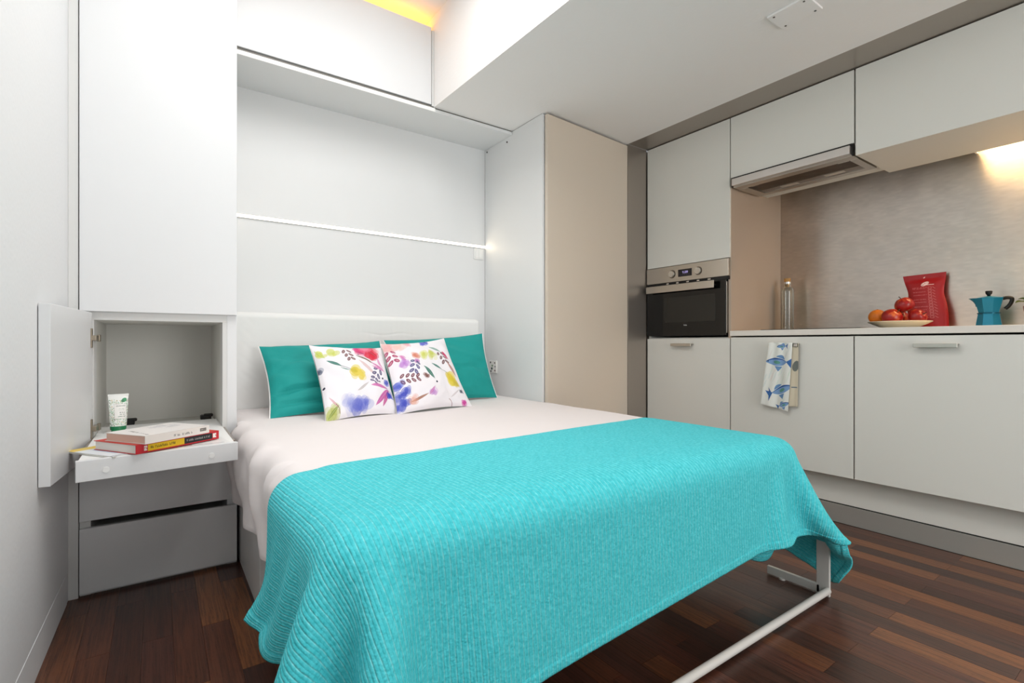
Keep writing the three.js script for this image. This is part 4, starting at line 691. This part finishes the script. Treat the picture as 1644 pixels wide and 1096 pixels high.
  // potted plant at the frame edge
  const pt = thing('potted_plant', 'small leafy green plant in a white pot beside the blue coffee pot', 'plant'); pt.position.set(3.03, Yc, -0.436);
  mesh('pot', lathe([[0.001, 0], [0.036, 0], [0.038, 0.003], [0.048, 0.082], [0.049, 0.086], [0.045, 0.086], [0.036, 0.006], [0.001, 0.006]], 36), std('#efeae6', 0.4), pt);
  mesh('pot_band', lathe([[0.0462, 0.066], [0.0488, 0.0885], [0.0496, 0.0885], [0.0470, 0.066]], 36), std('#a5706a', 0.5), pt);
  mesh('soil', cyl(0.0445, 0.044, 0.01, 24, [0, 0.076, 0]), std('#2b1d14', 0.95), pt);
  const lm = [std('#86962c', 0.45, { transmission: 0.25, thickness: 0 }), std('#4f7a26', 0.45, { transmission: 0.25, thickness: 0 }), std('#6d8c2c', 0.45, { transmission: 0.25, thickness: 0 })];
  for (let k = 0; k < 16; k++) {
    const an = k * 2.4 + 0.3, len = 0.075 + 0.025 * hash2(k, 3, 9), lift = 0.5 + 0.8 * (k / 16), wd = 0.026 + 0.008 * hash2(k, 4, 9);
    const lf = grid(8, 12, (u, v) => { const w = wd * Math.pow(Math.sin(Math.PI * Math.min(1, 0.06 + v * 0.94)), 0.8) * (u - 0.5) * 2, r = 0.008 + len * v * Math.cos(lift), y = 0.082 + len * v * Math.sin(lift) - 0.03 * v * v * v + Math.abs(u - 0.5) * 0.016 * Math.sin(Math.PI * v); return V(Math.cos(an) * r - Math.sin(an) * w, y, Math.sin(an) * r + Math.cos(an) * w); });
    mesh('leaf', lf, lm[k % 3], pt);
  }
  // fish towel over the base cabinet handle
  const tw = thing('kitchen_towel', 'white tea towel printed with blue fish hanging on the base cabinet handle', 'towel');
  const fishTex = canvasTex(512, 1024, (g, w, h) => {
    g.fillStyle = '#eef0ea'; g.fillRect(0, 0, w, h);
    for (let k = 0; k < 30; k++) { g.globalAlpha = 0.14; g.fillStyle = ['#8fc0c8', '#d9b8b0', '#9fd0b0'][k % 3]; g.beginPath(); g.ellipse(w * hash2(k, 1, 77), h * hash2(k, 2, 77), 12, 60 + 50 * hash2(k, 3, 77), 0.3, 0, 7); g.fill(); } g.globalAlpha = 1;
    const fish = (x, y, s, a, flip) => { g.save(); g.translate(x, y); g.rotate(a); g.scale(s * flip, s); g.fillStyle = '#7fa3cf'; g.beginPath(); g.moveTo(-190, 10); g.quadraticCurveTo(-60, -90, 130, -20); g.quadraticCurveTo(40, 80, -190, 10); g.fill(); g.fillStyle = '#2f5da0'; g.beginPath(); g.moveTo(-190, 10); g.quadraticCurveTo(-60, -92, 130, -20); g.quadraticCurveTo(-40, -58, -190, 10); g.fill(); g.fillStyle = '#3d6fb0'; g.beginPath(); g.moveTo(120, -20); g.lineTo(215, -80); g.lineTo(190, 0); g.lineTo(215, 60); g.fill(); g.fillStyle = '#6c95c2'; g.beginPath(); g.moveTo(-40, -62); g.quadraticCurveTo(50, -120, 90, -40); g.fill(); g.beginPath(); g.moveTo(-40, 45); g.lineTo(10, 100); g.lineTo(60, 40); g.fill(); g.fillStyle = '#5f9a8c'; g.beginPath(); g.ellipse(-20, 0, 46, 18, 0, 0, 7); g.fill(); g.fillStyle = '#1c2e4a'; g.beginPath(); g.arc(-150, 0, 8, 0, 7); g.fill(); g.restore(); };
    fish(300, 60, 0.6, 0.0, 1); fish(250, 310, 1.4, 0.05, 1); fish(350, 740, 1.3, -0.5, -1); fish(420, 950, 0.7, -0.5, -1);
    g.fillStyle = '#2f5da0'; g.beginPath(); g.moveTo(110, 720); g.lineTo(175, 790); g.lineTo(80, 820); g.lineTo(130, 780); g.fill();
  });
  const fm = std('#ffffff', 0.85, { map: fishTex });
  const hang = (name, z0, z1, zb0, zb1, yT, yb0, yb1, xT, xb, mat, s) => {
    const nu = 30, nv = 40, pts = [];
    for (let j = 0; j <= nv; j++) for (let i = 0; i <= nu; i++) { const u = i / nu, v = 1 - j / nv; const zT = z0 + (z1 - z0) * u, zB2 = zb0 + (zb1 - zb0) * u, yB = yb0 + (yb1 - yb0) * u; const k = 1 - v; pts.push(V(xT + (xb - xT) * k - 0.006 * Math.sin(u * 7 + s) * k - 0.003 * Math.sin(u * 15 + s + k * 2), yB + (yT - yB) * v, zT + (zB2 - zT) * k)); }
    return mesh(name, shell(nu, nv, pts, 0.0025, (i, j) => [i / nu, 1 - j / nv]), mat, tw);
  };
  hang('front_fall', -1.345, -1.228, -1.395, -1.256, 0.8735, 0.552, 0.527, K - 0.038, K - 0.024, fm, 0.5);
  hang('back_fall', -1.342, -1.207, -1.350, -1.216, 0.871, 0.552, 0.553, K - 0.0245, K - 0.012, std('#e4ddcd', 0.85, { map: canvasTex(128, 256, (g, w, h) => { g.fillStyle = '#f0ebe0'; g.fillRect(0, 0, w, h); g.fillStyle = '#6a7068'; g.fillRect(110, 0, 16, 16); g.fillStyle = '#7f8a8f'; g.beginPath(); g.ellipse(118, 92, 14, 22, 0.3, 0, 7); g.fill(); g.fillStyle = '#6f86a8'; g.fillRect(100, 176, 26, 4); }) }), 2.5);
  mesh('fold', B(K - 0.040, K - 0.021, 0.8708, 0.8745, -1.345, -1.212, 0.0015), std('#eef0ea', 0.85), tw);
}

renderer.render(scene, camera);
